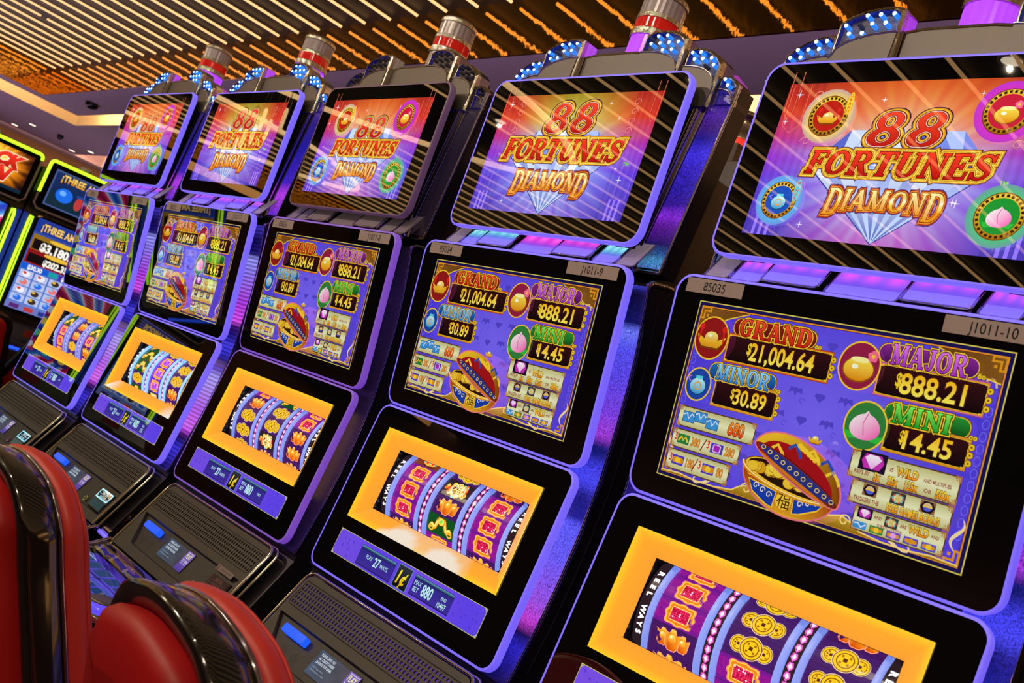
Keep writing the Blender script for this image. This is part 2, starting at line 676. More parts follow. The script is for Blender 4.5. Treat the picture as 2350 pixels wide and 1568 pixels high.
def serif_logo(art, s, x, y, h, w, fills, **kw):
    """fills: list of (e, colour) from the outermost in"""
    for e, c in fills:
        serif(art, s, x, y, h, w, c, e=e, **kw)
        art.up()


def lerp(a, b, t):
    t = max(0.0, min(1.0, t))
    return tuple(p + (q - p) * t for p, q in zip(a, b))


def ramp(stops, t):
    """stops: sorted (t, colour)"""
    if t <= stops[0][0]:
        return stops[0][1]
    for (t0, c0), (t1, c1) in zip(stops, stops[1:]):
        if t <= t1:
            return lerp(c0, c1, (t - t0) / (t1 - t0))
    return stops[-1][1]


def vgrad(y0, c0, y1, c1):
    return lambda x, y: lerp(c0, c1, (y - y0) / (y1 - y0))


def jit(n):
    return ((math.sin(n * 127.1) * 43758.5453) % 1.0)


# ------------------------------------------------------------------ the pictures on the screens
GOLD, GOLD2, GOLDD, CREAM = rgb(250, 205, 50), rgb(225, 150, 30), rgb(120, 65, 10), rgb(225, 225, 170)
DARK = rgb(22, 8, 14)
RED, RED2 = rgb(222, 40, 28), rgb(120, 14, 20)


def ingot(A, x, y, s, c1=None, c2=None):
    """a boat-shaped gold ingot"""
    c1, c2 = c1 or GOLD, c2 or GOLD2
    A.poly([(x - s * 1.08, y + .30 * s), (x - .62 * s, y - .52 * s), (x + .62 * s, y - .52 * s), (x + s * 1.08, y + .30 * s), (x + .5 * s, y + .06 * s), (x - .5 * s, y + .06 * s)], GOLDD)
    A.up()
    A.poly([(x - s, y + .26 * s), (x - .85 * s, y - .12 * s), (x - .55 * s, y - .42 * s), (x + .55 * s, y - .42 * s), (x + .85 * s, y - .12 * s), (x + s, y + .26 * s), (x + .5 * s, y + .02 * s), (x - .5 * s, y + .02 * s)], vgrad(y - .45 * s, c2, y + .3 * s, c1))
    A.ell(x, y + .14 * s, .46 * s, .34 * s, vgrad(y - .2 * s, c2, y + .45 * s, rgb(255, 235, 130)))
    A.up()
    A.ell(x - .12 * s, y + .25 * s, .16 * s, .10 * s, rgb(255, 250, 200), 12)
    A.up()


def coin(A, x, y, r):
    A.ell(x, y, r * 1.08, r * 1.08, rgb(225, 190, 150))
    A.up()
    A.ell(x, y, r, r, rgb(90, 50, 10))
    A.up()
    A.ell(x, y, r * .93, r * .93, rgb(235, 185, 25))
    A.up()
    A.ring(x, y, r * .72, r * .72, r * .10, rgb(130, 80, 10))
    for i in range(4):
        a = math.pi / 4 + i * math.pi / 2
        A.rect(x + r * .45 * math.cos(a) - r * .1, y + r * .45 * math.sin(a) - r * .1, x + r * .45 * math.cos(a) + r * .1, y + r * .45 * math.sin(a) + r * .1, rgb(150, 95, 10))
    A.rect(x - r * .17, y - r * .17, x + r * .17, y + r * .17, rgb(80, 35, 20))
    A.up()


def coinstack(A, x, ys, r):
    for y in ys:
        A.ell(x, y, r, r, rgb(120, 70, 5), 14)
        A.up()
        A.ell(x, y, r * .82, r * .82, rgb(240, 205, 40), 14)
        A.up()
        A.ell(x, y, r * .3, r * .3, rgb(140, 80, 10), 8)
        A.up()


def meander(A, x, y, s, sx, sy, col):
    """corner fret"""
    for a, b, c, d in ((0, 0, 1, .14), (0, 0, .14, 1), (.3, .3, 1, .44), (.3, .3, .44, 1), (.86, 0, 1, .44), (0, .86, .44, 1), (.6, .6, .8, .8)):
        A.rect(*sorted_rect(x + sx * a * s, y + sy * b * s, x + sx * c * s, y + sy * d * s), col)


def sorted_rect(a, b, c, d):
    return (min(a, c), min(b, d), max(a, c), max(b, d))


def plaque(A, x0, y0, x1, y1, edge, edge2):
    """dark prize window with a stepped gold frame"""
    A.rect(x0 - .0035, y0 - .0045, x1 + .0035, y1 + .0045, GOLDD)
    A.up()
    A.rect(x0 - .0028, y0 - .0038, x1 + .0028, y1 + .0038, edge)
    A.up()
    A.rect(x0 - .0018, y0 - .0024, x1 + .0018, y1 + .0024, edge2)
    A.up()
    A.rect(x0 - .0007, y0 - .0007, x1 + .0007, y1 + .0007, GOLD)
    A.up()
    A.rect(x0, y0, x1, y1, lambda x, y: lerp(rgb(18, 6, 8), rgb(52, 14, 20), (y - y0) / (y1 - y0)))
    A.up()
    for xx, sg in ((x0, 1), (x1, -1)):
        A.rect(*sorted_rect(xx, y0, xx + sg * .004, y0 + .0012), GOLD)
        A.rect(*sorted_rect(xx, y1 - .0012, xx + sg * .004, y1), GOLD)
    A.up()


def prize(A, word, amount, pill, bx, cols, ah, ax, tcol):
    """pill with the prize's name above a dark window with the amount"""
    px0, px1, py = pill
    h = .0135
    A.rr(px0 - .002, py - h - .002, px1 + .002, py + h + .002, h, GOLDD)
    A.up()
    A.rr(px0 - .001, py - h - .001, px1 + .001, py + h + .001, h, GOLD)
    A.up()
    A.rr(px0, py - h, px1, py + h, h, vgrad(py - h, cols[1], py + h, cols[0]))
    A.up()
    plaque(A, *bx, cols[2], GOLD2)
    for k, yy in enumerate((.2, .5, .8) if bx[3] - bx[1] > .036 else (.3, .7)):
        coinstack(A, bx[2] + .005, [bx[1] + (bx[3] - bx[1]) * yy], .0052)
    for k in (0, 1):
        coinstack(A, px1 + .004 + .006 * k, [py - .010], .0036)
    wx0, wx1, wh = tcol[0], tcol[1], tcol[2]
    serif_logo(A, word, (wx0 + wx1) / 2, py, wh, wx1 - wx0, [(.13, rgb(70, 35, 10)), (.10, GOLD), (.045, cols[3]), (0, vgrad(py - wh / 2, cols[5], py + wh / 2, cols[4]))])
    yc = (bx[1] + bx[3]) / 2
    gold = vgrad(yc - ah / 2, rgb(255, 240, 90), yc + ah / 2, rgb(255, 190, 20))
    V, _ = _glyphs(amount, .012)
    w = (max(v[0] for v in V) - min(v[0] for v in V)) * ah / .73
    k = ax[1] / w
    text2(A, amount, ax[0], yc, ah, gold, rgb(90, 45, 0), e=.022, sx=k, bold=.02)
    text2(A, '$', ax[0] - ax[1] / 2 - ah * .21, yc + ah * .14, ah * .66, rgb(255, 215, 50), rgb(90, 45, 0), e=.022, sx=.62, bold=.02)


def card(A, x0, y0, x1, y1):
    """cream pay-table plate with fretted ends"""
    A.rect(x0 - .002, y0 - .002, x1 + .002, y1 + .002, rgb(95, 60, 30))
    A.up()
    A.grid(x0, y0, x1, y1, 1, 4, lambda x, y: lerp(rgb(200, 195, 130), rgb(238, 238, 190), 1 - abs((y - (y0 + y1) / 2) / (y1 - y0) * 2)))
    A.up()
    for xx, sx in ((x0, 1), (x1, -1)):
        for yy, sy in ((y0, 1), (y1, -1)):
            meander(A, xx - sx * .002, yy - sy * .002, .009, sx, sy, rgb(190, 110, 60))
    A.up()


def medallion(A, x, y, r, glow, field, kind):
    """round ornament; no figure"""
    A.glow(x, y, r * 1.32, r * 1.32, glow, lerp(glow, rgb(140, 70, 200), .55), mid=.8)
    A.up()
    A.ell(x, y, r, r, GOLDD)
    A.up()
    A.ell(x, y, r * .95, r * .95, vgrad(y - r, rgb(170, 110, 10), y + r, rgb(245, 205, 60)))
    A.up()
    for i in range(26):
        a = 2 * math.pi * i / 26
        A.poly([(x + r * q * math.cos(a + d), y + r * q * math.sin(a + d)) for q, d in ((.80, -.07), (.92, -.07), (.92, .07), (.80, .07))], rgb(60, 30, 10))
    A.ell(x, y, r * .76, r * .76, field)
    A.up()
    still_life(A, x, y - r * .05, r * .62, kind)


def still_life(A, x, y, s, kind):
    if kind == 'ingot':
        ingot(A, x, y - .1 * s, s * .95)
        for dx in (-.75, .75):
            A.ell(x + dx * s, y + .55 * s, .17 * s, .17 * s, RED, 12)
            A.line([(x + dx * s, y + .4 * s), (x + dx * 1.1 * s, y - .2 * s)], .09 * s, RED)
        A.up()
    elif kind == 'pot':
        A.ell(x, y - .18 * s, .85 * s, .62 * s, rgb(150, 80, 5))
        A.up()
        A.ell(x, y - .16 * s, .78 * s, .56 * s, vgrad(y - .7 * s, rgb(230, 140, 10), y + .4 * s, rgb(255, 230, 80)))
        A.up()
        A.ell(x, y + .3 * s, .5 * s, .14 * s, rgb(255, 245, 160))
        A.ell(x - .2 * s, y - .05 * s, .18 * s, .12 * s, rgb(255, 255, 220), 12)
        A.up()
        for i in range(5):
            a = 2 * math.pi * i / 5 + .3
            A.ell(x + .62 * s + .17 * s * math.cos(a), y + .55 * s + .17 * s * math.sin(a), .13 * s, .13 * s, rgb(250, 110, 150), 10)
        A.up()
        A.ell(x + .62 * s, y + .55 * s, .1 * s, .1 * s, GOLD, 10)
        A.up()
    elif kind == 'peach':
        for sg in (-1, 1):
            A.poly([(x + sg * .1 * s, y - .62 * s), (x + sg * .8 * s, y - .72 * s), (x + sg * 1.05 * s, y - .35 * s), (x + sg * .5 * s, y - .4 * s)], rgb(50, 190, 60))
        A.up()
        P = [(x + s * .78 * math.sin(t) * (1 - .12 * math.cos(t)), y - .05 * s + s * (.62 * math.cos(t) + (.16 if abs(t) < .15 or abs(t - 2 * math.pi) < .15 else 0))) for t in [2 * math.pi * i / 28 for i in range(28)]]
        A.poly(P, lambda px, py: lerp(rgb(250, 235, 240), rgb(250, 110, 190), (px - x + (y - py) + s) / (2 * s)))
        A.up()
        A.line([(x + .05 * s, y + .62 * s), (x - .12 * s, y + .1 * s), (x + .02 * s, y - .45 * s)], .05 * s, rgb(225, 90, 160))
        A.up()
    else:   # teal jar
        A.ell(x, y - .15 * s, .72 * s, .62 * s, rgb(10, 70, 120))
        A.up()
        A.ell(x, y - .13 * s, .66 * s, .56 * s, vgrad(y - .7 * s, rgb(40, 150, 210), y + .4 * s, rgb(190, 245, 250)))
        A.up()
        A.rect(x - .3 * s, y + .38 * s, x + .3 * s, y + .6 * s, rgb(90, 210, 225))
        A.ring(x, y - .12 * s, .3 * s, .3 * s, .09 * s, rgb(240, 160, 40), 16)
        A.line([(x - .68 * s, y + .1 * s), (x - .95 * s, y + .35 * s), (x - .7 * s, y + .5 * s)], .1 * s, rgb(190, 120, 240))
        A.up()


def top_art(kind):
    """title picture: 'A' with four corner medallions, 'B' with the larger lettering alone"""
    W2, H = .243, TOP.len
    big = kind == 'B'
    cy = .128

    def bg(x, y):
        t = y / H
        ax = abs(x) / W2
        side = ramp([(0, rgb(74, 50, 185)), (.35, rgb(98, 52, 230)), (.52, rgb(160, 36, 215)), (.66, rgb(205, 40, 130)), (.80, rgb(225, 48, 40)), (1, rgb(180, 40, 36))], t)
        if not big:
            mid = ramp([(0, rgb(185, 40, 185)), (.3, rgb(185, 55, 215)), (.5, rgb(215, 70, 170)), (.7, rgb(245, 105, 25)), (1, rgb(215, 75, 25))], t)
        else:
            mid = ramp([(0, rgb(120, 60, 210)), (.35, rgb(100, 80, 245)), (.55, rgb(150, 120, 240)), (.75, rgb(190, 190, 40)), (1, rgb(150, 130, 25))], t)
        c = lerp(mid, side, max(0, ax - .12) / .62)
        dx, dy = x, y - cy
        a = math.atan2(dy, dx)
        r = math.hypot(dx * .82, dy)
        ray = .5 + .28 * math.sin(a * 23 + 1.3) + .22 * math.sin(a * 41 + 4.0)
        g = math.exp(-(r / .07) ** 2)
        halo = math.exp(-(r / .125) ** 2) * (.3 + .7 * ray)
        hot = ramp([(0, rgb(205, 235, 255)), (.55, rgb(190, 240, 245)), (.75, rgb(250, 240, 120)), (1, rgb(255, 190, 40))], t)
        c = lerp(c, hot, .62 * halo)
        c = lerp(c, rgb(205, 240, 255), .75 * g)
        # draped sides: folds in the cloth
        if ax > .70:
            f = .5 + .5 * math.sin((ax - .70) * 95)
            c = lerp(c, tuple(k * .62 for k in c), f * .55)
        return c

    def make():
        A = Art(TOP.P)
        A.grid(-W2, 0, W2, H, 132, 76, bg)
        A.up()
        # curtain tabs and scrolls
        for s in (-1, 1):
            for x0, y0, wd in ((.20, .047 if big else .20, .034), (.222, .225, .018)):
                P = [(s * x0, y0 + .075), (s * x0, y0), (s * (x0 + wd / 2), y0 - .014), (s * (x0 + wd), y0), (s * (x0 + wd), y0 + .075)]
                A.line(P, .0011, rgb(150, 110, 240) if y0 < .1 else rgb(240, 120, 90))
            for k in range(5):
                yy = .255 - k * .021
                P = [(s * (.178 + .010 * math.cos(t) * (1 - t / 9)), yy + .009 * math.sin(t) * (1 - t / 9)) for t in [i * .55 for i in range(13)]]
                A.line(P, .0009, rgb(245, 170, 150))
            for k in (0, 1, 2):
                A.rect(s * (.196 + .013 * k) - .003, 0, s * (.196 + .013 * k) + .003, .045, rgb(150, 120, 255))
            for k in range(12):
                xx, yy = s * (.17 + .068 * jit(k + 3)), .01 + .11 * jit(k + 31)
                A.ring(xx, yy, .006, .006, .0008, rgb(120, 80, 215), 12)
        A.up()
        # the cut diamond behind the lettering
        g = .128
        xs = [-.155, -.105, -.05, 0, .05, .105, .155]
        ty = .192
        tx = [-.095, -.06, -.022, .022, .06, .095]
        blues = [rgb(206, 222, 255), rgb(126, 142, 235), rgb(226, 238, 255), rgb(92, 104, 205), rgb(180, 200, 255), rgb(150, 165, 245)]
        k = 0
        for i in range(5):
            A.poly([(tx[i], ty), (xs[i + 1], g), (tx[i + 1], ty)], blues[k % 6]); k += 1
            A.poly([(tx[i], ty), (xs[i], g), (xs[i + 1], g)], blues[(k + 2) % 6])
        A.poly([(tx[5], ty), (xs[5], g), (xs[6], g)], blues[1])
        for i in range(6):
            xm = (xs[i] + xs[i + 1]) / 2
            A.poly([(xs[i], g), (0, .001), (xm, g)], lambda x, y, c=blues[(i * 2) % 6]: lerp(rgb(60, 80, 190), lerp(c, rgb(240, 250, 255), .35), (y - .0) / .07))
            A.poly([(xm, g), (0, .001), (xs[i + 1], g)], lambda x, y, c=blues[(i * 2 + 3) % 6]: lerp(rgb(200, 225, 255), lerp(c, rgb(240, 250, 255), .2), (y - .0) / .09))
        A.up()
        A.line([(-.155, g), (0, .001), (.155, g)], .002, rgb(40, 50, 150))
        A.up()
        # sparkles
        for k in range(16):
            xx, yy = (jit(k) - .5) * .46, .02 + .24 * jit(k + 77)
            L = .004 + .006 * jit(k + 5)
            A.poly([(xx - L, yy), (xx, yy + L * .12), (xx + L, yy), (xx, yy - L * .12)], rgb(240, 240, 255))
            A.poly([(xx, yy - L), (xx + L * .12, yy), (xx, yy + L), (xx - L * .12, yy)], rgb(240, 240, 255))
        A.up()
        # lettering
        k = 1.17 if big else 1.0
        y8, yF, yD = (.221, .147, .078) if big else (.194, .134, .074)
        h8 = .058 * k
        for xx in (-.0335 * k, .0355 * k):
            serif_logo(A, '8', xx, y8, h8, .055 * k, [(.135, rgb(45, 25, 60)), (.105, GOLD2), (.075, GOLD), (.05, RED2), (.022, rgb(255, 215, 200)), (.004, RED2), (-.012, vgrad(y8 - h8 / 2, rgb(190, 20, 15), y8 + h8 / 2, rgb(250, 70, 40)))], shear=.22)
        hF = .041 * k
        serif_logo(A, 'FORTUNES', 0, yF, hF, .312 * k, [(.19, rgb(45, 25, 60)), (.16, GOLD2), (.115, rgb(255, 230, 90)), (.085, rgb(150, 90, 10)), (.062, GOLD), (.035, RED2), (0, vgrad(yF - hF / 2, rgb(185, 15, 15), yF + hF / 2, rgb(250, 60, 35)))], shear=.20)
        text(A, 'TM', .176 * k, yF - hF * .56, .006 * k, rgb(120, 220, 60), bold=.02)
        A.up()
        hD = .033 * k
        arch = lambda m: (1.0 + .75 * abs(2 * m) ** 4, -.05 - .33 * abs(2 * m) ** 4)
        serif_logo(A, 'DIAMOND', 0, yD, hD, .200 * k, [(.15, rgb(70, 50, 110)), (.115, rgb(165, 40, 20)), (.07, rgb(235, 140, 40)), (.03, rgb(110, 30, 10)), (0, lambda x, y: ramp([(0, rgb(235, 150, 30)), (.3, rgb(250, 215, 80)), (.5, rgb(255, 255, 225)), (.68, rgb(235, 195, 70)), (1, rgb(255, 245, 170))], (y - (yD - hD / 2)) / hD))], shear=.10, arch=arch)
        if not big:
            medallion(A, -.147, .216, .037, rgb(255, 225, 60), rgb(190, 30, 20), 'ingot')
            medallion(A, .150, .222, .037, rgb(235, 40, 200), rgb(205, 30, 60), 'pot')
            medallion(A, -.187, .062, .034, rgb(60, 200, 250), rgb(20, 80, 190), 'jar')
            medallion(A, .186, .060, .037, rgb(40, 215, 90), rgb(30, 150, 50), 'peach')
            for xx, yy, wd in ((-.112, .237, 'GRAND'), (-.157, .080, 'MINOR')):
                A.ell(xx, yy, .0065, .021, GOLD2, 20)
                A.up()
                A.ell(xx, yy, .0055, .0195, rgb(250, 215, 60) if wd == 'GRAND' else rgb(90, 215, 235), 20)
                A.up()
                for i, ch in enumerate(wd):
                    text(A, ch, xx, yy + .0135 - .0067 * i, .0050, RED, bold=.02)
                A.up()
        return A
    return make


def main_art():
    W2, H = .27, MAIN.len
    A = Art(MAIN.P)
    A.rect(-W2, 0, W2, H, rgb(225, 205, 90)); A.up()
    A.rect(-W2 + .0018, .0018, W2 - .0018, H - .0018, rgb(25, 20, 80)); A.up()
    A.rect(-W2 + .0075, .0075, W2 - .0075, H - .0075, rgb(240, 150, 40)); A.up()
    A.rect(-W2 + .0095, .0095, W2 - .0095, H - .0095, rgb(80, 40, 20)); A.up()

    def bg(x, y):
        r = math.hypot(x * .8, y - .15)
        return lerp(rgb(122, 104, 250), rgb(82, 62, 222), r / .2)
    A.grid(-W2 + .0105, .0105, W2 - .0105, H - .0105, 30, 18, bg)
    A.up()
    # faint bats and diamonds in the ground
    pat = rgb(84, 68, 205)
    for j in range(7):
        for i in range(11):
            x, y = -.22 + i * .044 + (j % 2) * .022, .03 + j * .04
            if abs(x) > .25:
                continue
            if (i + j) % 2:
                A.poly([(x - .007, y + .004), (x + .007, y + .004), (x + .010, y), (x, y - .010), (x - .010, y)], pat)
            else:
                A.poly([(x, y - .007), (x + .004, y), (x + .013, y - .003), (x + .010, y + .007), (x + .003, y + .005), (x, y + .008), (x - .003, y + .005), (x - .010, y + .007), (x - .013, y - .003), (x - .004, y)], pat)
                A.line([(x + .015 + .004 * math.cos(t), y - .012 + .004 * math.sin(t)) for t in [k * .7 for k in range(8)]], .001, pat)
    # side scallops
    for s in (-1, 1):
        for k in range(11):
            A.ring(s * .253, .05 + .017 * k, .005, .007, .0009, rgb(120, 120, 255), 12)
    A.up()
    # brown brocade in the two upper corners
    for s in (-1, 1):
        A.poly([(s * .2595, H - .0105), (s * .2595, H - .045), (s * .235, H - .040), (s * .200, H - .022), (s * .165, H - .0105)], lambda x, y: lerp(rgb(70, 35, 10), rgb(160, 105, 35), abs(x) * 3.2 - .2))
        A.line([(s * .2595, H - .046), (s * .235, H - .041), (s * .200, H - .023), (s * .163, H - .0105)], .002, GOLD)
        A.line([(s * (.245 + .010 * math.cos(t) * (1 - t / 8)), H - .052 + .014 * math.sin(t) * (1 - t / 8)) for t in [k * .5 for k in range(13)]], .0025, rgb(245, 200, 120))
    A.up()
    for sx in (-1, 1):
        meander(A, sx * .262, H - .008, .022, -sx, -1, GOLD2)
        meander(A, sx * .262, .008, .022, -sx, 1, GOLD2)
    A.up()
    # gold hill at the foot
    P = [(-.262, .0105), (-.225, .0125), (-.19, .009), (-.15, .009), (-.115, .013), (-.10, .023), (-.085, .028), (-.06, .022), (-.03, .012), (.03, .012), (.06, .022), (.082, .028), (.098, .022), (.115, .013), (.15, .009), (.19, .009), (.225, .0125), (.262, .0105), (.262, .0085), (-.262, .0085)]
    A.poly(P, vgrad(0, rgb(120, 80, 10), .03, rgb(215, 170, 40)))
    A.up()
    for P0 in (P[:10], P[8:18]):
        A.line(P0, .0024, rgb(250, 215, 120))
    for s in (-1, 1):
        A.line([(s * (.088 + .010 * math.cos(t) * (1 - t / 9)), .022 + .010 * math.sin(t) * (1 - t / 9)) for t in [k * .5 for k in range(14)]], .0022, rgb(255, 225, 130))
        A.line([(s * (.17 + .022 * math.sin(t * 2.2)), .016 + .010 * math.cos(t * 3)) for t in [k * .22 for k in range(14)]], .0028, rgb(250, 220, 160))
        A.line([(s * (.252 - .007 * math.sin(t * 1.6)), .028 + .012 * t) for t in [k * .3 for k in range(13)]], [.001 + .004 * math.sin(math.pi * k / 12) for k in range(13)], rgb(250, 220, 160))
    A.up()
    # prizes
    prize(A, 'GRAND', '21,004.64', (-.187, -.030, .273), (-.190, .2155, .003, .2565), [rgb(150, 25, 30), rgb(80, 10, 15), rgb(215, 70, 30), RED2, rgb(245, 85, 45), rgb(200, 25, 15)], .0275, (-.083, .112), (-.174, -.036, .029))
    prize(A, 'MINOR', '30.89', (-.212, -.080, .193), (-.192, .140, -.073, .179), [rgb(30, 120, 200), rgb(10, 40, 110), rgb(225, 150, 50), rgb(20, 50, 130), rgb(150, 225, 255), rgb(40, 130, 215)], .0245, (-.119, .058), (-.196, -.090, .026))
    prize(A, 'MAJOR', '888.21', (.080, .228, .274), (.088, .2145, .246, .2555), [rgb(140, 40, 150), rgb(70, 15, 90), rgb(205, 90, 190), rgb(80, 10, 90), rgb(230, 120, 240), rgb(170, 50, 190)], .0285, (.172, .090), (.100, .214, .030))
    prize(A, 'MINI', '14.45', (.112, .238, .191), (.122, .139, .241, .176), [rgb(40, 150, 50), rgb(10, 70, 20), rgb(225, 150, 50), rgb(10, 80, 20), rgb(130, 240, 90), rgb(20, 160, 40)], .0250, (.186, .066), (.125, .212, .027))
    # ornaments beside the prizes
    for x, y, s, k in ((-.219, .245, .031, 'ingot'), (-.222, .165, .024, 'jar'), (.057, .247, .031, 'pot'), (.090, .163, .031, 'peach')):
        A.ell(x, y, s * 1.12, s * 1.2, {'ingot': rgb(150, 25, 25), 'jar': rgb(30, 70, 170), 'pot': rgb(150, 30, 70), 'peach': rgb(50, 130, 60)}[k])
        A.up()
        A.ring(x, y, s * 1.12, s * 1.2, .0025, GOLD)
        A.up()
        still_life(A, x, y, s, k)
    # pay table, left
    card(A, -.2435, .092, -.0900, .1235)
    for k, (dx, dy) in enumerate(((-.222, .108), (-.198, .112), (-.172, .106))):
        A.rect(dx - .0125, dy - .009, dx + .0125, dy + .009, rgb(20, 60, 130)); A.up()
        A.rect(dx - .0115, dy - .008, dx + .0115, dy + .008, rgb(60, 150, 220)); A.up()
        A.line([(dx - .011, dy + .003), (dx - .005, dy + .006), (dx, dy - .003), (dx + .005, dy + .006), (dx + .011, dy + .002)], .0022, rgb(235, 240, 255)); A.up()
    text2(A, '680', -.124, .1075, .020, vgrad(.097, rgb(240, 60, 20), .118, rgb(255, 160, 40)), rgb(120, 15, 10), e=.04, sx=.72, bold=.02)
    for (y0, y1, x1, a, b, na, nb) in ((.0555, .084, -.1075, 'ruyi', 'gem', '380', '280'), (.0185, .049, -.1175, 'ingot', 'coin', '180', '80')):
        card(A, -.2445, y0, x1, y1)
        yc = (y0 + y1) / 2
        xm = -.176 if na == '380' else -.182
        for x3, n, sym, xs in ((-.237, na, a, -.221), (xm + .007, nb, b, xm + .025)):
            text(A, '3', x3, yc + .003, .012, RED, bold=.02, sx=.8)
            A.rect(xs - .0125, yc - .008, xs + .0125, yc + .008, rgb(40, 130, 60) if sym == 'ruyi' else rgb(80, 60, 190)); A.up()
            if sym == 'ruyi':
                A.line([(xs - .010, yc - .004), (xs - .004, yc + .004), (xs, yc - .002), (xs + .004, yc + .004), (xs + .010, yc - .004)], .0035, GOLD)
            elif sym == 'gem':
                A.rr(xs - .008, yc - .0065, xs + .008, yc + .0065, .003, rgb(240, 200, 240)); A.up()
                A.rr(xs - .006, yc - .005, xs + .006, yc + .005, .002, rgb(170, 40, 190))
            elif sym == 'ingot':
                for d in (-.006, .006, 0):
                    A.ell(xs + d, yc, .006, .005, GOLD2 if d else GOLD, 14); A.up()
            else:
                for d in (-.007, .007, 0):
                    A.ell(xs + d, yc, .0055, .0055, GOLD2 if d else GOLD, 14); A.up()
            A.up()
            text2(A, n, xs + .026 if len(n) == 3 else xs + .024, yc, .013, rgb(240, 150, 40), rgb(110, 25, 10), e=.03, sx=.66, bold=.02)
        A.line([(xm - .006, y0 + .004), (xm + .002, y1 - .004)], .002, rgb(130, 30, 20)); A.up()
    # rules, right
    BR = rgb(150, 40, 25)

    def jewel(x, y, s):
        A.rect(x - s * 1.2, y - s * .8, x + s * 1.2, y + s * .8, rgb(30, 15, 40)); A.up()
        A.poly([(x - s, y), (x - .7 * s, y + .6 * s), (x + .7 * s, y + .6 * s), (x + s, y), (x + .7 * s, y - .6 * s), (x - .7 * s, y - .6 * s)], rgb(200, 50, 180)); A.up()
        A.poly([(x - .75 * s, y + .25 * s), (x, y - .65 * s), (x + .75 * s, y + .25 * s), (x + .4 * s, y + .55 * s), (x - .4 * s, y + .55 * s)], lambda px, py: lerp(rgb(240, 170, 240), rgb(255, 250, 255), (py - y) / s + .4)); A.up()

    def splash(x, y, s):
        A.rect(x - s * 1.3, y - s, x + s * 1.3, y + s, rgb(60, 60, 60)); A.up()
        for i in range(10):
            a = i * 2 * math.pi / 10
            A.ell(x + s * .8 * math.cos(a), y + s * .55 * math.sin(a), s * .3, s * .25, [rgb(220, 90, 50), rgb(120, 200, 190)][i % 2], 10)
        A.up()
        A.ell(x, y, s * .7, s * .6, rgb(235, 230, 160)); A.up()
        text(A, '福', x, y, s * .85, rgb(210, 150, 20), sx=.8); A.up()

    def lidded(x, y, s):
        A.rect(x - s * 1.3, y - s, x + s * 1.3, y + s, rgb(150, 100, 60)); A.up()
        A.poly([(x - s * 1.25, y), (x - s * .7, y + s * .9), (x + s * .7, y + s * .9), (x + s * 1.25, y), (x + s * .7, y - s * .9), (x - s * .7, y - s * .9)], rgb(25, 15, 30)); A.up()
        A.ell(x, y + .1 * s, .75 * s, .6 * s, rgb(225, 190, 150), 16, a0=0, a1=180)
        A.ell(x, y, .75 * s, .65 * s, rgb(90, 100, 210), 16, a0=180, a1=360); A.up()
        A.rect(x - .8 * s, y - .05 * s, x + .8 * s, y + .18 * s, GOLD); A.up()

    def wild(x, y, h, s='WILD', sx=.74):
        text2(A, s, x, y, h, vgrad(y - h / 2, rgb(255, 140, 10), y + h / 2, rgb(255, 230, 70)), rgb(95, 40, 5), e=.05, sx=sx, bold=.03)
    card(A, .0850, .0890, .2455, .1255)
    jewel(.118, .1155, .0175)
    text(A, 'IS', .1485, .112, .0055, BR, bold=.02)
    wild(.172, .112, .0115)
    text(A, 'AND MULTIPLIES', .2165, .110, .0052, BR, bold=.02, sx=.70)
    text(A, 'PAYS BY', .1055, .0975, .0062, BR, bold=.02, sx=.72)
    A.up()
    for s, x in (('5x', .130), ('25x', .154), ('125x', .182), ('500x', .228)):
        wild(x, .0965, .0110, s, .62)
    text(A, 'OR', .206, .0965, .0052, BR, bold=.02); A.up()
    card(A, .0965, .0540, .2455, .0845)
    lidded(.125, .0755, .0085)
    splash(.168, .0755, .0085)
    lidded(.212, .0755, .0085)
    text(A, 'TRIGGERS THE', .123, .0605, .0060, BR, bold=.02, sx=.68); A.up()
    wild(.194, .0605, .0095, 'FREE GAMES BONUS', .62)
    card(A, .1110, .0180, .2455, .0490)
    jewel(.127, .0425, .0095)
    splash(.168, .0405, .0075)
    text(A, 'AND', .1475, .0415, .0045, BR, bold=.02, sx=.8)
    text(A, 'ARE', .1865, .0405, .0045, BR, bold=.02, sx=.8)
    text(A, 'AND', .2325, .0395, .0045, BR, bold=.02, sx=.8); A.up()
    wild(.2085, .0405, .0105)
    text(A, 'SUBSTITUTE FOR', .168, .0315, .0042, BR, bold=.02, sx=.8); A.up()
    for k, cc in enumerate((rgb(60, 150, 220), rgb(40, 140, 60), rgb(110, 70, 200), rgb(90, 70, 200), rgb(90, 90, 210))):
        x = .1235 + .026 * k
        A.rect(x - .0105, .0195, x + .0105, .0295, cc); A.up()
        if k == 0:
            A.line([(x - .009, .026), (x - .003, .027), (x + .002, .022), (x + .009, .027)], .002, rgb(235, 240, 255))
        else:
            A.ell(x, .0245, .005, .0038, (GOLD, GOLD, rgb(240, 170, 240), GOLD2, GOLD)[k], 12)
            A.ell(x - .006, .0245, .003, .003, GOLD2, 10)
            A.ell(x + .006, .0245, .003, .003, GOLD2, 10)
        A.up()
    # the pot of gold
    bx, by, R, pr = -.004, .056, .0845, -.13
    lid0, lid1 = (-.072, .0985), (.0865, .0375)
    A.ell(bx, by, R * 1.03, .056, rgb(235, 120, 130), 30, pr, 180, 360); A.up()
    A.ell(bx, by, R, .0535, lambda x, y: lerp(rgb(250, 190, 40), rgb(170, 60, 15), abs(x - bx) / R), 30, pr, 180, 360); A.up()
    by = .064
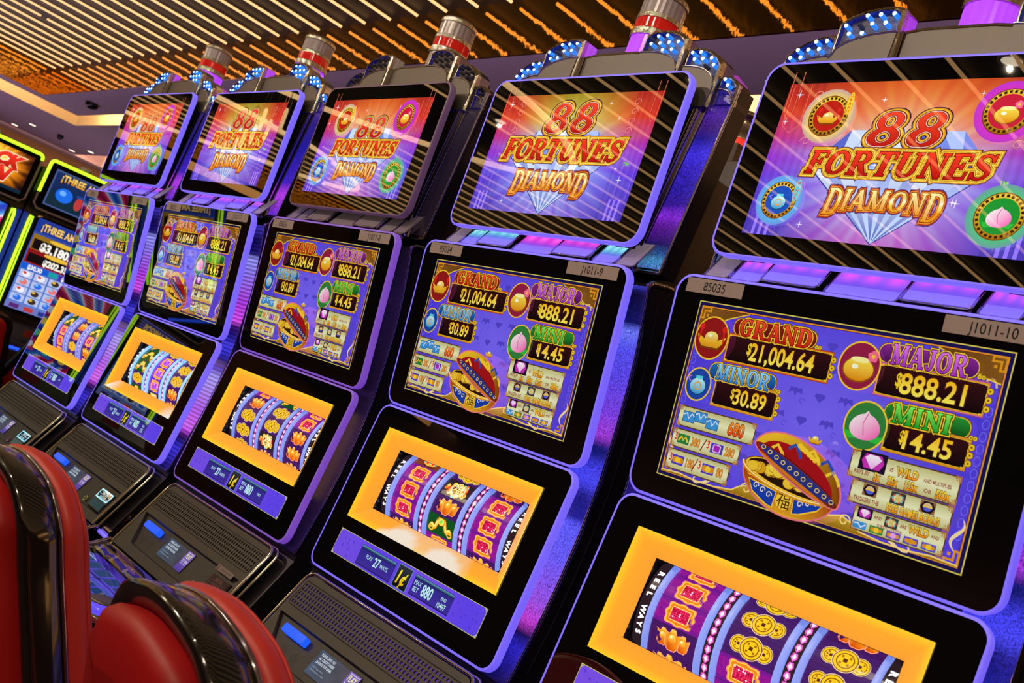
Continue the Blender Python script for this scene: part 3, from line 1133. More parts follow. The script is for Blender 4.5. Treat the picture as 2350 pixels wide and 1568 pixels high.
    # painted panels on the pot
    for s in (-1, 1):
        P = [(bx + s * .016, by - .030), (bx + s * .070, by - .022), (bx + s * .058, by - .040), (bx + s * .030, by - .053), (bx + s * .018, by - .055)]
        A.poly(P, rgb(20, 60, 170)); A.up()
        A.line(P, .002, GOLD, closed=True)
        for k in range(3):
            xx, yy = bx + s * (.028 + .013 * k), by - .038 + .004 * k
            A.line([(xx + .0055 * math.cos(t) * (1 - t / 9), yy + .0055 * math.sin(t) * (1 - t / 9)) for t in [q * .6 for q in range(12)]], .0016, rgb(240, 230, 200))
        A.up()
        P = [(bx + s * .016, by - .014), (bx + s * .077, by - .006), (bx + s * .073, by - .016), (bx + s * .016, by - .025)]
        A.poly(P, rgb(190, 40, 20)); A.up()
        A.line(P, .0014, GOLD, closed=True)
        for k in range(4):
            A.ring(bx + s * (.024 + .013 * k), by - .0175 + .003 * k, .0045, .0025, .0012, rgb(250, 210, 120), 12)
        A.up()
    A.ell(bx, by - .040, .014, .014, rgb(250, 205, 60)); A.up()
    text(A, '福', bx, by - .040, .020, rgb(60, 30, 5), sx=.85); A.up()
    # rim and coins
    by = .056
    A.ell(bx, by, R, .0215, rgb(120, 50, 10), rot=pr); A.up()
    A.ell(bx, by, R - .002, .0200, GOLD, rot=pr); A.up()
    A.ell(bx, by + .001, R - .006, .0172, rgb(40, 20, 10), rot=pr); A.up()
    for k in range(34):
        xx = bx - .068 + .118 * jit(k + 11)
        yy = by - .13 * (xx - bx) - .008 + .018 * jit(k + 57) * (1 - abs(xx - bx) / .11)
        A.ell(xx, yy + .003, .0105, .0085, rgb(150, 90, 5), 14); A.up()
        A.ell(xx, yy + .0033, .0098, .0078, lerp(rgb(255, 225, 70), rgb(225, 160, 20), jit(k)), 14); A.up()
    A.line([(bx + (R - .002) * math.cos(t) * math.cos(pr) - .0200 * math.sin(t) * math.sin(pr), by + (R - .002) * math.cos(t) * math.sin(pr) + .0200 * math.sin(t) * math.cos(pr)) for t in [math.pi + math.pi * k / 24 for k in range(25)]], .0055, rgb(225, 150, 30)); A.up()
    A.line([(bx + (R - .001) * math.cos(t) * math.cos(pr) - .0215 * math.sin(t) * math.sin(pr), by + .0015 + (R - .001) * math.cos(t) * math.sin(pr) + .0205 * math.sin(t) * math.cos(pr)) for t in [math.pi + math.pi * k / 24 for k in range(25)]], .0018, rgb(255, 240, 150)); A.up()
    # tilted lid
    ax = (lid1[0] - lid0[0], lid1[1] - lid0[1])
    L = math.hypot(*ax)
    rot = math.atan2(ax[1], ax[0])
    mx, my = (lid0[0] + lid1[0]) / 2, (lid0[1] + lid1[1]) / 2
    A.ell(mx, my, L / 2 + .003, .050, rgb(240, 120, 140), 30, rot, 0, 180)
    A.ell(mx, my, L / 2 + .003, .015, rgb(240, 120, 140), 30, rot, 180, 360); A.up()
    A.ell(mx, my, L / 2, .0475, lambda x, y: lerp(rgb(240, 190, 40), rgb(140, 70, 10), (x - mx) / .1 + .3), 30, rot, 0, 180); A.up()
    A.ell(mx, my, L / 2 - .012, .034, rgb(165, 18, 25), 30, rot, 0, 180); A.up()
    for k in range(5):
        t = rot + math.pi * (.16 + .17 * k)
        xx, yy = mx + (L / 2 - .02) * math.cos(t) * .95, my + (L / 2 - .02) * math.sin(t) * .44 + .006
        A.line([(xx - .010, yy), (xx, yy + .008), (xx + .010, yy - .002), (xx + .014, yy - .010)], .005, [GOLD, rgb(40, 80, 180)][k % 2])
    A.up()
    A.ell(mx, my, L / 2, .0125, rgb(70, 20, 10), 30, rot); A.up()
    A.ell(mx, my, L / 2 - .001, .0110, lambda x, y: lerp(rgb(170, 25, 25), rgb(120, 40, 20), (x + .05) / .1), 30, rot); A.up()
    A.ell(mx + .001, my + .001, L / 2 - .006, .0085, rgb(40, 50, 130), 30, rot); A.up()
    for k in range(11):
        t = -.42 + .084 * k
        xx, yy = mx + ax[0] * t + .003, my + ax[1] * t + .001
        A.ring(xx, yy, .0042, .0036, .0013, rgb(245, 205, 90), 10)
    A.up()
    A.ell(mx - .004, my - .005, L / 2 - .010, .0055, rgb(215, 120, 30), 30, rot, 180, 360); A.up()
    # knob: a small ingot on the lid's crown
    kx, ky = mx - math.sin(rot) * .050, my + math.cos(rot) * .050
    for k in range(6):
        A.ell(kx - .020 + .006 * k, ky - .004 - .003 * k, .0042, .0042, GOLD, 10)
    A.up()
    ingot(A, kx + .002, ky + .010, .012)
    return A


def credit_art(cfg):
    def make():
        A = Art(LOW.P, base=.0006)
        x0, x1, y0, y1 = -.263, .263, -.001, .057
        A.rect(x0, y0, x1, y1, rgb(190, 190, 90)); A.up()
        A.grid(x0 + .0012, y0 + .0012, x1 - .0012, y1 - .0012, 16, 3, lambda x, y: lerp(rgb(92, 64, 226), rgb(112, 76, 222), .5 + .5 * math.sin(x * 21)))
        A.up()
        for sx, xx in ((1, x0), (-1, x1)):
            for sy, yy in ((1, y0), (-1, y1)):
                meander(A, xx, yy, .007, sx, sy, rgb(215, 205, 80))
        for k in range(22):
            x = (-1 if k % 2 else 1) * (.18 + .075 * jit(k)); y = .006 + .045 * jit(k + 9)
            A.poly([(x - .003, y + .002), (x + .003, y + .002), (x, y - .004)], rgb(80, 56, 205))
        A.up()
        for a, b, c, d in ((-.167, .0045, -.0345, .0475), (.036, .0065, .168, .0485)):
            A.rect(a, b, c, d, rgb(40, 34, 120)); A.up()
            A.grid(a + .001, b + .001, c - .001, d - .001, 1, 16, lambda x, y: ramp([(0, rgb(62, 44, 150)), (.72, rgb(52, 42, 140)), (.88, rgb(25, 35, 80)), (1, rgb(110, 185, 195))], (y - b) / (d - b))); A.up()
            A.rect(a + .001, b + .001, c - .001, b + .0022, rgb(20, 25, 70)); A.up()
        A.rect(-.0245, .0035, .0245, .0510, rgb(95, 150, 175)); A.up()
        A.rect(-.0232, .0048, .0232, .0497, vgrad(.004, rgb(14, 6, 14), .05, rgb(45, 50, 60))); A.up()
        text2(A, '1¢', 0, .0265, .027, vgrad(.012, rgb(220, 180, 10), .04, rgb(255, 235, 60)), rgb(60, 40, 0), e=.012, sx=.95, bold=.022, shear=.15)
        wt = rgb(190, 235, 235)
        text(A, 'PLAY', -.126, .0285, .0085, wt, sx=.85)
        text(A, '27', -.096, .0262, .0190, wt, sx=.75, bold=.02)
        text(A, 'WAYS', -.068, .0245, .0085, wt, sx=.85)
        text(A, 'MAX', .0535, .0335, .0092, wt, sx=.85)
        text(A, 'BET', .0525, .0205, .0092, wt, sx=.85)
        text(A, '880', .0885, .0265, .0225, wt, sx=.70, bold=.02)
        text(A, 'PAID', .142, .0305 if cfg['paid'] else .0275, .0065, wt, sx=.8)
        if cfg['paid']:
            text(A, cfg['paid'], .142, .0170, .0110, wt, sx=.72, bold=.01)
        return A
    return make


# ------------------------------------------------------------------ reels
RR = .125
RC_W = -.030 - RR              # the drum's axle behind the reel window
RV = (.122 + .265) / 2


def reel_map(x, s, w=0.0):
    """x across, s along the drum's circumference"""
    a = s / RR
    r = RR + w
    p = LOW.o + LOW.E * (RV + r * math.sin(a)) + LOW.N * (RC_W + r * math.cos(a))
    return (p.x + x, p.y, p.z)


def rl_rect(A, x0, s0, x1, s1, col, n=6):
    A.grid(x0, s0, x1, s1, 1, n, col)


def symbol(A, kind, x, s, w, h, hot=False):
    """one symbol on a reel strip, centred at (x, s)"""
    a, b = x - w / 2, x + w / 2
    if kind in ('gem', 'pgem'):
        rl_rect(A, a, s - h / 2, b, s + h / 2, (lambda p, q: lerp(rgb(150, 10, 120), rgb(110, 20, 130), abs(p - x) / w * 2)) if kind == 'gem' else (lambda p, q: rgb(88, 50, 200)), 4)
        A.up()
        for k in range(5):
            A.ring(a + .012, s, .004 + .003 * k, .004 + .003 * k, .0006, rgb(190, 20, 130), 14)
            A.ring(b - .012, s, .004 + .003 * k, .004 + .003 * k, .0006, rgb(190, 20, 130), 14)
        A.up()
        P = []
        n = 40
        for i in range(n):
            t = 2 * math.pi * i / n
            q = 1 + .07 * math.cos(8 * t)
            c, sn = math.cos(t), math.sin(t)
            m = (abs(c) ** 4 + abs(sn) ** 4) ** .25
            P.append((x + .0275 * c / m * q, s + .0200 * sn / m * q))
        A.poly([(x + (p - x) * 1.07, s + (q - s) * 1.07) for p, q in P], rgb(255, 120, 110)); A.up()
        A.poly(P, rgb(250, 190, 60)); A.up()
        A.poly([(x + (p - x) * .9, s + (q - s) * .9) for p, q in P], rgb(220, 120, 25)); A.up()
        A.rr(x - .0195, s - .0130, x + .0195, s + .0130, .004, rgb(255, 215, 110)); A.up()
        base = rgb(165, 8, 48) if kind == 'gem' else rgb(130, 20, 190)
        A.rr(x - .0180, s - .0115, x + .0180, s + .0115, .003, base); A.up()
        for i in range(9):
            for j in range(6):
                v = jit(i * 7 + j * 13 + int(x * 991))
                xx, yy = x - .0165 + i * .0041, s - .0100 + j * .0040
                q = .0022
                cc = lerp(base, rgb(255, 60, 120) if kind == 'gem' else rgb(240, 110, 255), v) if v < .86 else rgb(255, 190, 215)
                A.poly([(xx - q, yy), (xx, yy + q), (xx + q, yy), (xx, yy - q)], cc)
        A.up()
    elif kind == 'coin':
        rl_rect(A, a, s - h / 2, b, s + h / 2, lambda p, q: lerp(rgb(92, 40, 150), rgb(62, 25, 92), abs(p - x) / w * 2), 4); A.up()
        for k in (-1, 1):
            A.line([(a, s + k * h * .30), (b, s + k * h * .30)], .0007, rgb(45, 20, 70))
        A.up()
        coin(A, x - .0235, s, .0145)
        coin(A, x + .0235, s, .0145)
        coin(A, x, s, .0195)
    elif kind == 'ingot':
        rl_rect(A, a, s - h / 2, b, s + h / 2, lambda p, q: lerp(rgb(105, 30, 125), rgb(60, 20, 85), abs(p - x) / w * 2), 4); A.up()
        for dx, sc in ((-.021, .8), (.021, .8), (0, 1)):
            w0, h0 = .0125 * sc, .0185 * sc
            P = [(x + dx - w0, s - h0 * .6), (x + dx - w0 * 1.25, s + h0 * .75), (x + dx - w0 * .55, s + h0 * .55), (x + dx - w0 * .3, s + h0), (x + dx + w0 * .3, s + h0), (x + dx + w0 * .55, s + h0 * .55), (x + dx + w0 * 1.25, s + h0 * .75), (x + dx + w0, s - h0 * .6), (x + dx + w0 * .5, s - h0), (x + dx - w0 * .5, s - h0)]
            A.poly([(x + dx + (p - x - dx) * 1.13, s + (q - s) * 1.1) for p, q in P], rgb(255, 150, 110)); A.up()
            A.poly(P, lambda p, q, dx=dx, h0=h0: ramp([(0, rgb(190, 60, 5)), (.4, rgb(255, 160, 20)), (.7, rgb(200, 80, 5)), (1, rgb(255, 200, 60))], (q - s + h0) / (2 * h0))); A.up()
            A.ell(x + dx, s + h0 * .1, w0 * .62, h0 * .5, vgrad(s - h0 * .4, rgb(210, 90, 5), s + h0 * .6, rgb(255, 205, 70)), 16); A.up()
            A.ell(x + dx - w0 * .2, s + h0 * .32, w0 * .2, h0 * .14, rgb(255, 245, 180), 10); A.up()
    elif kind == 'fu':
        rl_rect(A, a, s - h / 2, b, s + h / 2, rgb(40, 26, 36), 4); A.up()
        for i in range(34):
            t = i * 2.4
            rr = .016 + .022 * jit(i)
            A.ell(x + rr * math.cos(t) * 1.05, s + rr * math.sin(t) * .52, .0052, .0046, [rgb(250, 120, 40), rgb(235, 70, 30), rgb(255, 200, 80), rgb(120, 215, 205)][i % 4], 10)
        A.up()
        A.ell(x, s, .026, .0195, rgb(255, 190, 60), 20); A.up()
        A.ell(x, s, .023, .0170, rgb(255, 246, 190), 20); A.up()
        text2(A, '福', x, s, .0235, rgb(255, 240, 150), rgb(170, 110, 20), e=.04, sx=.95)
    elif kind == 'ruyi':
        rl_rect(A, a, s - h / 2, b, s + h / 2, lambda p, q: lerp(rgb(30, 150, 50), rgb(10, 70, 25), abs(p - x) / w * 2), 4); A.up()
        for sg in (-1, 1):
            P = [(x + sg * (.003 + .033 * t), s + .012 - .026 * t + .007 * math.sin(t * 9)) for t in [k / 12 for k in range(13)]]
            A.line(P, .0120, rgb(120, 60, 5)); A.up()
            A.line(P, .0095, rgb(235, 165, 40)); A.up()
            A.line([(p, q + .002) for p, q in P], .003, rgb(255, 235, 140)); A.up()
            A.ring(x + sg * .032, s - .012, .009, .008, .004, rgb(235, 170, 40), 16); A.up()
        A.ell(x, s + .010, .013, .010, rgb(120, 60, 5)); A.up()
        A.ell(x, s + .010, .0115, .0085, rgb(250, 200, 70)); A.up()
        A.poly([(x - .004, s + .010), (x, s + .016), (x + .004, s + .010), (x, s + .004)], rgb(40, 210, 90)); A.up()
    elif kind == 'bowl':
        rl_rect(A, a, s - h / 2, b, s + h / 2, rgb(120, 50, 30), 4); A.up()
        A.poly([(x - .036, s), (x - .02, s + .019), (x + .02, s + .019), (x + .036, s), (x + .02, s - .019), (x - .02, s - .019)], rgb(45, 20, 15)); A.up()
        A.ell(x, s, .026, .017, rgb(235, 170, 50)); A.up()
        A.rect(x - .027, s - .002, x + .027, s + .003, rgb(160, 40, 20)); A.up()
        for k in range(5):
            A.ell(x - .018 + .009 * k, s - .008, .003, .003, [rgb(60, 200, 200), RED][k % 2], 10)
        A.up()


REEL_W = .104
REEL_X = (-.141, 0.0, .141)
PITCH = .0475
S_SCALE = .855                 # symbol height along the drum
S_MAX = .105


def reel_art(xc, seq, shift, back=1.0):
    def make():
        A = Art(lambda x, s, w: reel_map(x, s * S_SCALE, w), base=.0)
        rl_rect(A, xc - REEL_W / 2, -S_MAX - .04, xc + REEL_W / 2, S_MAX + .04, rgb(70, 26, 90), 24)
        A.up()
        n = len(seq)
        for i, k in enumerate(seq):
            s = ((n - 1) / 2 - i) * PITCH + shift
            symbol(A, k, xc, s, REEL_W, PITCH)
        for i in range(n + 1):
            s = (n / 2 - i) * PITCH + shift
            A.line([(xc - REEL_W / 2, s), (xc + REEL_W / 2, s)], .0008, rgb(50, 20, 70))
        return A
    return make


def band_art(kind, side):
    """the narrow strips between and beside the reels"""
    def make():
        A = Art(lambda x, s, w: reel_map(x, s, w + .004), base=.0)
        if kind == 'ways':
            for x in (side * .2115,):
                rl_rect(A, x - .0115, -S_MAX, x + .0115, S_MAX, rgb(38, 24, 30), 24)
            A.up()
            for x in (side * .2115,):
                for i, ch in enumerate('REEL WAYS'):
                    text(A, ch, x, .049 - .0125 * i, .0098, rgb(240, 240, 240), bold=.06, sx=.9, rot=-math.pi / 2)
        else:
            for x in (side * .0705,):
                rl_rect(A, x - .0085, -S_MAX, x + .0085, S_MAX, rgb(48, 26, 34), 24)
            A.up()
            for x in (side * .0705,):
                for i in range(13):
                    s = -.086 + .0143 * i
                    q, r = .0062, .0068
                    A.poly([(x - q, s), (x - q * .6, s + r), (x + q * .6, s + r), (x + q, s), (x, s - r)], rgb(225, 90, 190)); A.up()
                    A.poly([(x - q * .6, s + r * .2), (x, s + r * .85), (x + q * .6, s + r * .2), (x, s - r * .6)], rgb(255, 215, 245)); A.up()
                    A.layer -= 2
        return A
    return make


# ------------------------------------------------------------------ the reel slot machine
CHEEK = [(.172, .012), (.14, .021), (.109, .028), (.045, .042), (-.02, .052), (-.103, .060), (-.2, .066), (-.303, .062), (-.395, .053), (-.488, .038), (-.6, .015)]


def cheek_y(z):
    for (z0, y0), (z1, y1) in zip(CHEEK, CHEEK[1:]):
        if z >= z1:
            return y0 + (y1 - y0) * (z0 - z) / (z0 - z1)
    return CHEEK[-1][1]


def bezel(panel, hw, v0, v1, r, back=.045, shell_hw=None):
    """glass front and shell of a screen housing"""
    def make():
        m = MB()
        g = rrect(-hw + .005, v0 + .005, hw - .005, v1 - .005, r - .004, 8)
        m.add([panel.P(x, v, 0) for x, v in g], [tuple(range(len(g)))], M_GLASS)
        m.loops([[panel.P(x, v, 0) for x, v in g], [panel.P(x, v, -.006) for x, v in g]], M_BLACK, cap0=False, cap1=False)
        s = shell_hw or hw - .03
        q = rrect(-s, v0 + .03, s, v1 - .03, .02, 5)
        m.loops([[panel.P(x, v, -.004) for x, v in q], [panel.P(x, v, -back) for x, v in q]], M_BLACK, cap0=False)
        return m
    return make


def trim(panel, hw, v0, v1, r, mat, d=.018):
    """light guide round a screen housing: a front lip and the sides"""
    def make():
        m = MB()
        a = rrect(-hw + .005, v0 + .005, hw - .005, v1 - .005, r - .004, 8)
        b = rrect(-hw + .0015, v0 + .0015, hw - .0015, v1 - .0015, r - .001, 8)
        c = rrect(-hw, v0, hw, v1, r, 8)
        e = rrect(-hw + .001, v0 + .001, hw - .001, v1 - .001, r, 8)
        f = rrect(-hw + .03, v0 + .03, hw - .03, v1 - .03, r, 8)
        m.loops([[panel.P(x, v, .0002) for x, v in a], [panel.P(x, v, .0006) for x, v in b], [panel.P(x, v, -.002) for x, v in c], [panel.P(x, v, -d) for x, v in e]], mat, cap0=False, cap1=False, smooth=True)
        m.loops([[panel.P(x, v, -d) for x, v in e], [panel.P(x, v, -d) for x, v in f]], M_BLACK, cap0=False, cap1=False)
        return m
    return make


def cabinet_mesh():
    m = MB()
    X = .352
    prof = [(y + .006, z + Z0) for z, y in CHEEK]
    prof += [(.018, -.617 + Z0), (-.080, -.80 + Z0), (-.100, -.90 + Z0), (-.06, -.98 + Z0), (-.06, .06), (-.02, .0), (.46, 0), (.46, .19 + Z0), (.05, .19 + Z0)]
    L = [[(sx * X, y, z) for y, z in prof] for sx in (-1, 1)]
    m.loops(L, M_CAB)
    # upper box behind the title screen
    m.box((-.28, .10, .186 + Z0), (.28, .30, .46 + Z0), M_CABW)
    # the pan behind the title screen
    m.box((-.262, .034, .19 + Z0), (.262, .10, .60 + Z0), M_BLACK)
    # thin raised line on each side wall
    for sx in (-1, 1):
        m.tube([(sx * (X + .001), cheek_y(z) + .032, z + Z0) for z in [.15 - .03 * i for i in range(25)]], .0014, M_CAB, 6)
    return m


def cheek_mesh(sx, mode):
    """the light panel beside the two lower screens"""
    stops = {  # blue band at the junction: light of the gap trims, painted in
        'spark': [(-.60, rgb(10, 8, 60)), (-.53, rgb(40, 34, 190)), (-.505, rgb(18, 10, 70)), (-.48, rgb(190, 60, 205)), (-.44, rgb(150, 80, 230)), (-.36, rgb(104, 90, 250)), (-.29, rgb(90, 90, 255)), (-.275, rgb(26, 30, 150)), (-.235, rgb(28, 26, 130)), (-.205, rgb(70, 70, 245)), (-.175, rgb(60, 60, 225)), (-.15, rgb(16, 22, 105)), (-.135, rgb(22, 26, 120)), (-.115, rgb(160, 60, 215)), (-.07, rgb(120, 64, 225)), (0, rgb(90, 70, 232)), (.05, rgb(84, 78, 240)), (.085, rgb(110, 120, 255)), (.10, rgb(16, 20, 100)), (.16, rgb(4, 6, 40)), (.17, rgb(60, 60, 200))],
        'rib': [(-.60, rgb(16, 10, 70)), (-.53, rgb(60, 50, 220)), (-.50, rgb(20, 12, 80)), (-.485, rgb(80, 20, 120)), (-.47, rgb(205, 80, 245)), (-.40, rgb(160, 80, 240)), (-.30, rgb(150, 150, 255)), (-.275, rgb(50, 50, 200)), (-.25, rgb(22, 16, 120)), (-.205, rgb(60, 56, 230)), (-.16, rgb(22, 16, 110)), (-.135, rgb(60, 20, 120)), (-.12, rgb(220, 80, 240)), (-.06, rgb(170, 60, 225)), (.03, rgb(140, 120, 240)), (.07, rgb(150, 150, 245)), (.085, rgb(24, 18, 110)), (.13, rgb(14, 10, 80)), (.17, rgb(60, 50, 180))],
        'off': [(-.60, rgb(14, 8, 40)), (-.50, rgb(22, 10, 42)), (-.30, rgb(30, 16, 58)), (-.2, rgb(16, 8, 30)), (.05, rgb(24, 14, 52)), (.17, rgb(14, 8, 24))],  # switched off, yet its dim colours are emitted
        'dim': [(-.60, rgb(10, 8, 50)), (-.30, rgb(26, 18, 110)), (.05, rgb(30, 20, 120)), (.17, rgb(12, 10, 60))]}[mode]

    def make():
        A = Art(lambda x, z, w: (x, cheek_y(z) - (.004 if mode != 'off' else .004) - w, z + Z0), base=0)
        xa, xb = sorted((sx * .268, sx * .3535))
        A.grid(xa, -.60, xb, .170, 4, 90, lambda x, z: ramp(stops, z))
        return A
    return make


def chrome_edge(sx):
    def make():
        m = MB()
        zs = [.172 - .0193 * i for i in range(41)]
        m.tube([(sx * .355, cheek_y(z) - .005, z + Z0) for z in zs], .0026, M_CHROME, 8)
        # chrome shoulder where the panel meets the shelf
        m.tube([(sx * .355, cheek_y(.172) - .005, .172 + Z0), (sx * .353, cheek_y(.172) + .006, .180 + Z0), (sx * .350, .06, .188 + Z0), (sx * .348, .12, .192 + Z0)], .006, M_HAMMER, 8)
        return m
    return make


FIN = (((.262, .338), .043, .208), ((.306, .366), .050, .600))


def fin_pt(sx, t, k, w=0.0):
    """t across 0..1, k up 0..1"""
    (a0, b0), y0, z0 = FIN[0]
    (a1, b1), y1, z1 = FIN[1]
    a, b = a0 + (a1 - a0) * k, b0 + (b1 - b0) * k
    if sx < 0:
        a, b = a * .955, b * .955
    return (sx * (a + (b - a) * t), y0 + (y1 - y0) * k - w, z0 + (z1 - z0) * k + Z0)


def fin_body(sx):
    def make():
        m = MB()
        L = []
        for k in (0, 1):
            p, q = fin_pt(sx, 0, k), fin_pt(sx, 1, k)
            L.append([p, q, (q[0], q[1] + .045, q[2]), (p[0], p[1] + .045, p[2])])
        m.loops(L, M_CAB)
        # inner fluted chrome column
        L = []
        for (a, b, y, z) in ((.205, .258, .032, .208), (.250, .303, .036, .60)):
            L.append([(sx * a, y, z + Z0), (sx * b, y, z + Z0), (sx * b, y + .05, z + Z0), (sx * a, y + .05, z + Z0)])
        m.loops(L, M_CHROME)
        return m
    return make


def fin_chrome(sx):
    def make():
        m = MB()
        for t in (0.0, 1.0):
            m.tube([fin_pt(sx, t, k, .002) for k in (0, .33, .66, 1)], .0036, M_CHROME, 8)
        m.tube([fin_pt(sx, 0, 0, .002), fin_pt(sx, 1, 0, .002)], .0036, M_CHROME, 8)
        for o in (-.010, -.018):
            m.tube([(sx * (FIN[0][0][0] + o + (FIN[1][0][0] - FIN[0][0][0]) * k), .034, FIN[0][2] + (FIN[1][2] - FIN[0][2]) * k + Z0) for k in (0, 1)], .003, M_CHROME, 8)
        return m
    return make


def fin_art(sx, mode):
    stops = {'lit': [(0, rgb(70, 90, 190)), (.06, rgb(60, 140, 190)), (.10, rgb(30, 80, 140)), (.15, rgb(24, 14, 90)), (.25, rgb(90, 24, 150)), (.30, rgb(130, 40, 215)), (.36, rgb(50, 20, 150)), (.45, rgb(40, 24, 160)), (.55, rgb(52, 32, 190)), (.64, rgb(60, 46, 225)), (.72, rgb(26, 20, 140)), (.78, rgb(60, 24, 120)), (.86, rgb(70, 30, 150)), (.95, rgb(36, 22, 120)), (1, rgb(30, 24, 130))],
             'off': [(0, rgb(12, 8, 12)), (.6, rgb(16, 12, 26)), (1, rgb(50, 42, 44))],  # unlit column: emits a tone that pales toward the top
             'blue': [(0, rgb(80, 40, 200)), (.2, rgb(180, 60, 230)), (.3, rgb(60, 30, 190)), (.6, rgb(20, 20, 150)), (.8, rgb(40, 24, 130)), (1, rgb(90, 60, 140))]}[mode]

    def make():
        A = Art(lambda t, k, w: fin_pt(sx, t, k, w), base=.0012)
        A.grid(.08, .02, .92, .985, 4, 60, lambda t, k: ramp(stops, k))
        return A
    return make


TILES = [(-.304, -.253, 'end'), (-.249, -.187, 'flat'), (-.181, -.071, 'up'), (-.063, .063, 'flat'), (.071, .181, 'up'), (.187, .249, 'flat'), (.253, .304, 'end')]
SHELF = Panel((.050, .268), (.006, .200))


def tile(i, mode):
    x0, x1, kind = TILES[i]

    def make():
        A = Art(SHELF.P, base=.012 if kind == 'up' else .004)
        hot = {'violet': [rgb(150, 90, 255), rgb(235, 90, 255)], 'mix': [[rgb(90, 190, 215), rgb(160, 240, 250)], [rgb(215, 50, 215), rgb(255, 100, 240)]][1 if i in (3, 4) else 0], 'off': [rgb(30, 24, 26)] * 2}[mode]
        if mode == 'off':
            A.grid(x0 + .003, .004, x1 - .003, SHELF.len - .004, 12, 10, lambda x, v: lerp(rgb(70, 56, 52), rgb(22, 18, 20), v / SHELF.len))  # unlit tile: shading put into emitted greys, paler at the bottom
        elif kind == 'end':
            A.grid(x0 + .003, .004, x1 - .003, SHELF.len - .004, 2, 2, lambda x, v: lerp(rgb(110, 92, 120), rgb(96, 84, 84), v / SHELF.len))
        else:
            def f(x, v):
                t = v / SHELF.len
                u = (x - x0) / (x1 - x0)
                c = lerp(rgb(112, 96, 255), rgb(78, 58, 200), t * 1.6)
                s = 0
                for q in (.18, .5, .82):
                    s = max(s, math.exp(-((u - q) / .11) ** 2 - ((t - .66) / .17) ** 2))
                c = lerp(c, hot[0], min(1, 1.3 * math.exp(-((t - .66) / .24) ** 2)))
                return lerp(c, hot[1], s)
            A.grid(x0 + .003, .004, x1 - .003, SHELF.len - .004, 30, 16, f)
        return A
    return make


def tile_frame(i):
    x0, x1, kind = TILES[i]

    def make():
        m = MB()
        h = .012 if kind == 'up' else .004
        a = rrect(x0, 0, x1, SHELF.len, .008, 4)
        m.loops([[SHELF.P(x, v, -.01) for x, v in a], [SHELF.P(x, v, h - .001) for x, v in a]], M_CHROME)
        m.tube([SHELF.P(x, v, h) for x, v in a], .0018, M_CHROME, 6, closed=True)
        return m
    return make


# topper: three stepped towers a side round a low centre panel
TOWER = {
    'inner': ([(.095, .55), (.215, .55), (.215, .699), (.196, .711), (.170, .719), (.142, .723), (.110, .722), (.095, .716)], .016, (.097, .672, .213, .628)),
    'mid': ([(.2185, .55), (.3165, .55), (.3165, .647), (.300, .662), (.276, .675), (.250, .682), (.228, .684), (.2185, .680)], .028, (.2205, .640, .3145, .592)),
    'low': ([(.3195, .560), (.3640, .560), (.3640, .604), (.352, .615), (.338, .622), (.326, .624), (.3195, .620)], .040, (.3215, .592, .3620, .566))}


def tower_arc(kind, n=12):
    x0, z0, x1, z1 = TOWER[kind][2]
    return [(x0 + (x1 - x0) * i / n, z1 + (z0 - z1) * math.sqrt(max(0, 1 - (i / n) ** 2.2))) for i in range(n + 1)]


def tower_mesh(kind, sx):
    def make():
        m = MB()
        out, y0, _ = TOWER[kind]

        def q(pts, y):
            f = .955 if sx < 0 and kind == 'low' else 1
            return [(sx * x * f, y, z + Z0) for x, z in pts]
        cx = sum(p[0] for p in out) / len(out)
        ins = [(cx + (x - cx) * .92, z - (.005 if z > .56 else 0)) for x, z in out]
        m.loops([q(out, y0 + .005), q(out, y0 + .016)], M_HAMMER, cap0=False, cap1=False)
        m.loops([q(out, y0 + .016), q(out, y0 + .045)], M_CAB if kind == 'low' else M_CHROME, cap0=False)
        m.loops([q(ins, y0), q(out, y0 + .005)], M_HAMMER, cap0=False, cap1=False)
        ins2 = [(cx + (x - cx) * .89, z - (.008 if z > .56 else 0)) for x, z in out]
        m.loops([q(ins2, y0 + .001), q(ins, y0)], M_HAMMER, cap0=False, cap1=False)
        # recessed lattice behind the lamps, with a blue-lit rim
        m.loops([q(ins2, y0 + .001), q(ins2, y0 + .012)], M_BLUE_EDGE, cap0=False, cap1=False)
        m.add(q(ins2, y0 + .012), [tuple(range(len(ins2)))], M_LATTICE)
        # silver fan below the lamps
        arc = tower_arc(kind)
        x0, z0, x1, z1 = TOWER[kind][2]
        fan = [(x0 + .003, .55), (x1 - .003, .55)] + arc[::-1]
        if kind != 'low':
            m.loops([q(fan, y0 - .001), q(fan, y0 + .013)], M_SATIN)
        m.tube(q(arc, y0 - .001), .0022, M_CHROME, 6)
        # rear cap, a step lower
        bk = [(x, z - (.012 if z > .56 else 0)) for x, z in out]
        m.loops([q(bk, y0 + .045), q(bk, y0 + .052)], M_CAB)
        return m
    return make


def led_spots(kind):
    out, y0, _ = TOWER[kind]
    top = [p for p in out if p[1] > .56]
    top = sorted(top)
    arc = tower_arc(kind)

    def zat(P, x):
        for (xa, za), (xb, zb) in zip(P, P[1:]):
            if xa <= x <= xb:
                return za + (zb - za) * (x - xa) / (xb - xa)
        return P[-1][1]
    S = []
    x0, x1 = out[0][0], out[1][0]
    r = 0
    z = {'inner': .705, 'mid': .668, 'low': .612}[kind]
    while z > .555:
        n = 0
        x = x0 + (.016 if kind != 'low' else .012) + (.011 if r % 2 else 0)
        while x < x1 - .010:
            if zat(arc, x) + .006 < z < zat(top, x) - (.013 if kind == 'inner' else .010):
                S.append((x, z))
            x += {'inner': .025, 'mid': .022, 'low': .0155}[kind]
        z -= {'inner': .0165, 'mid': .0150, 'low': .0130}[kind]
        r += 1
    return S, y0


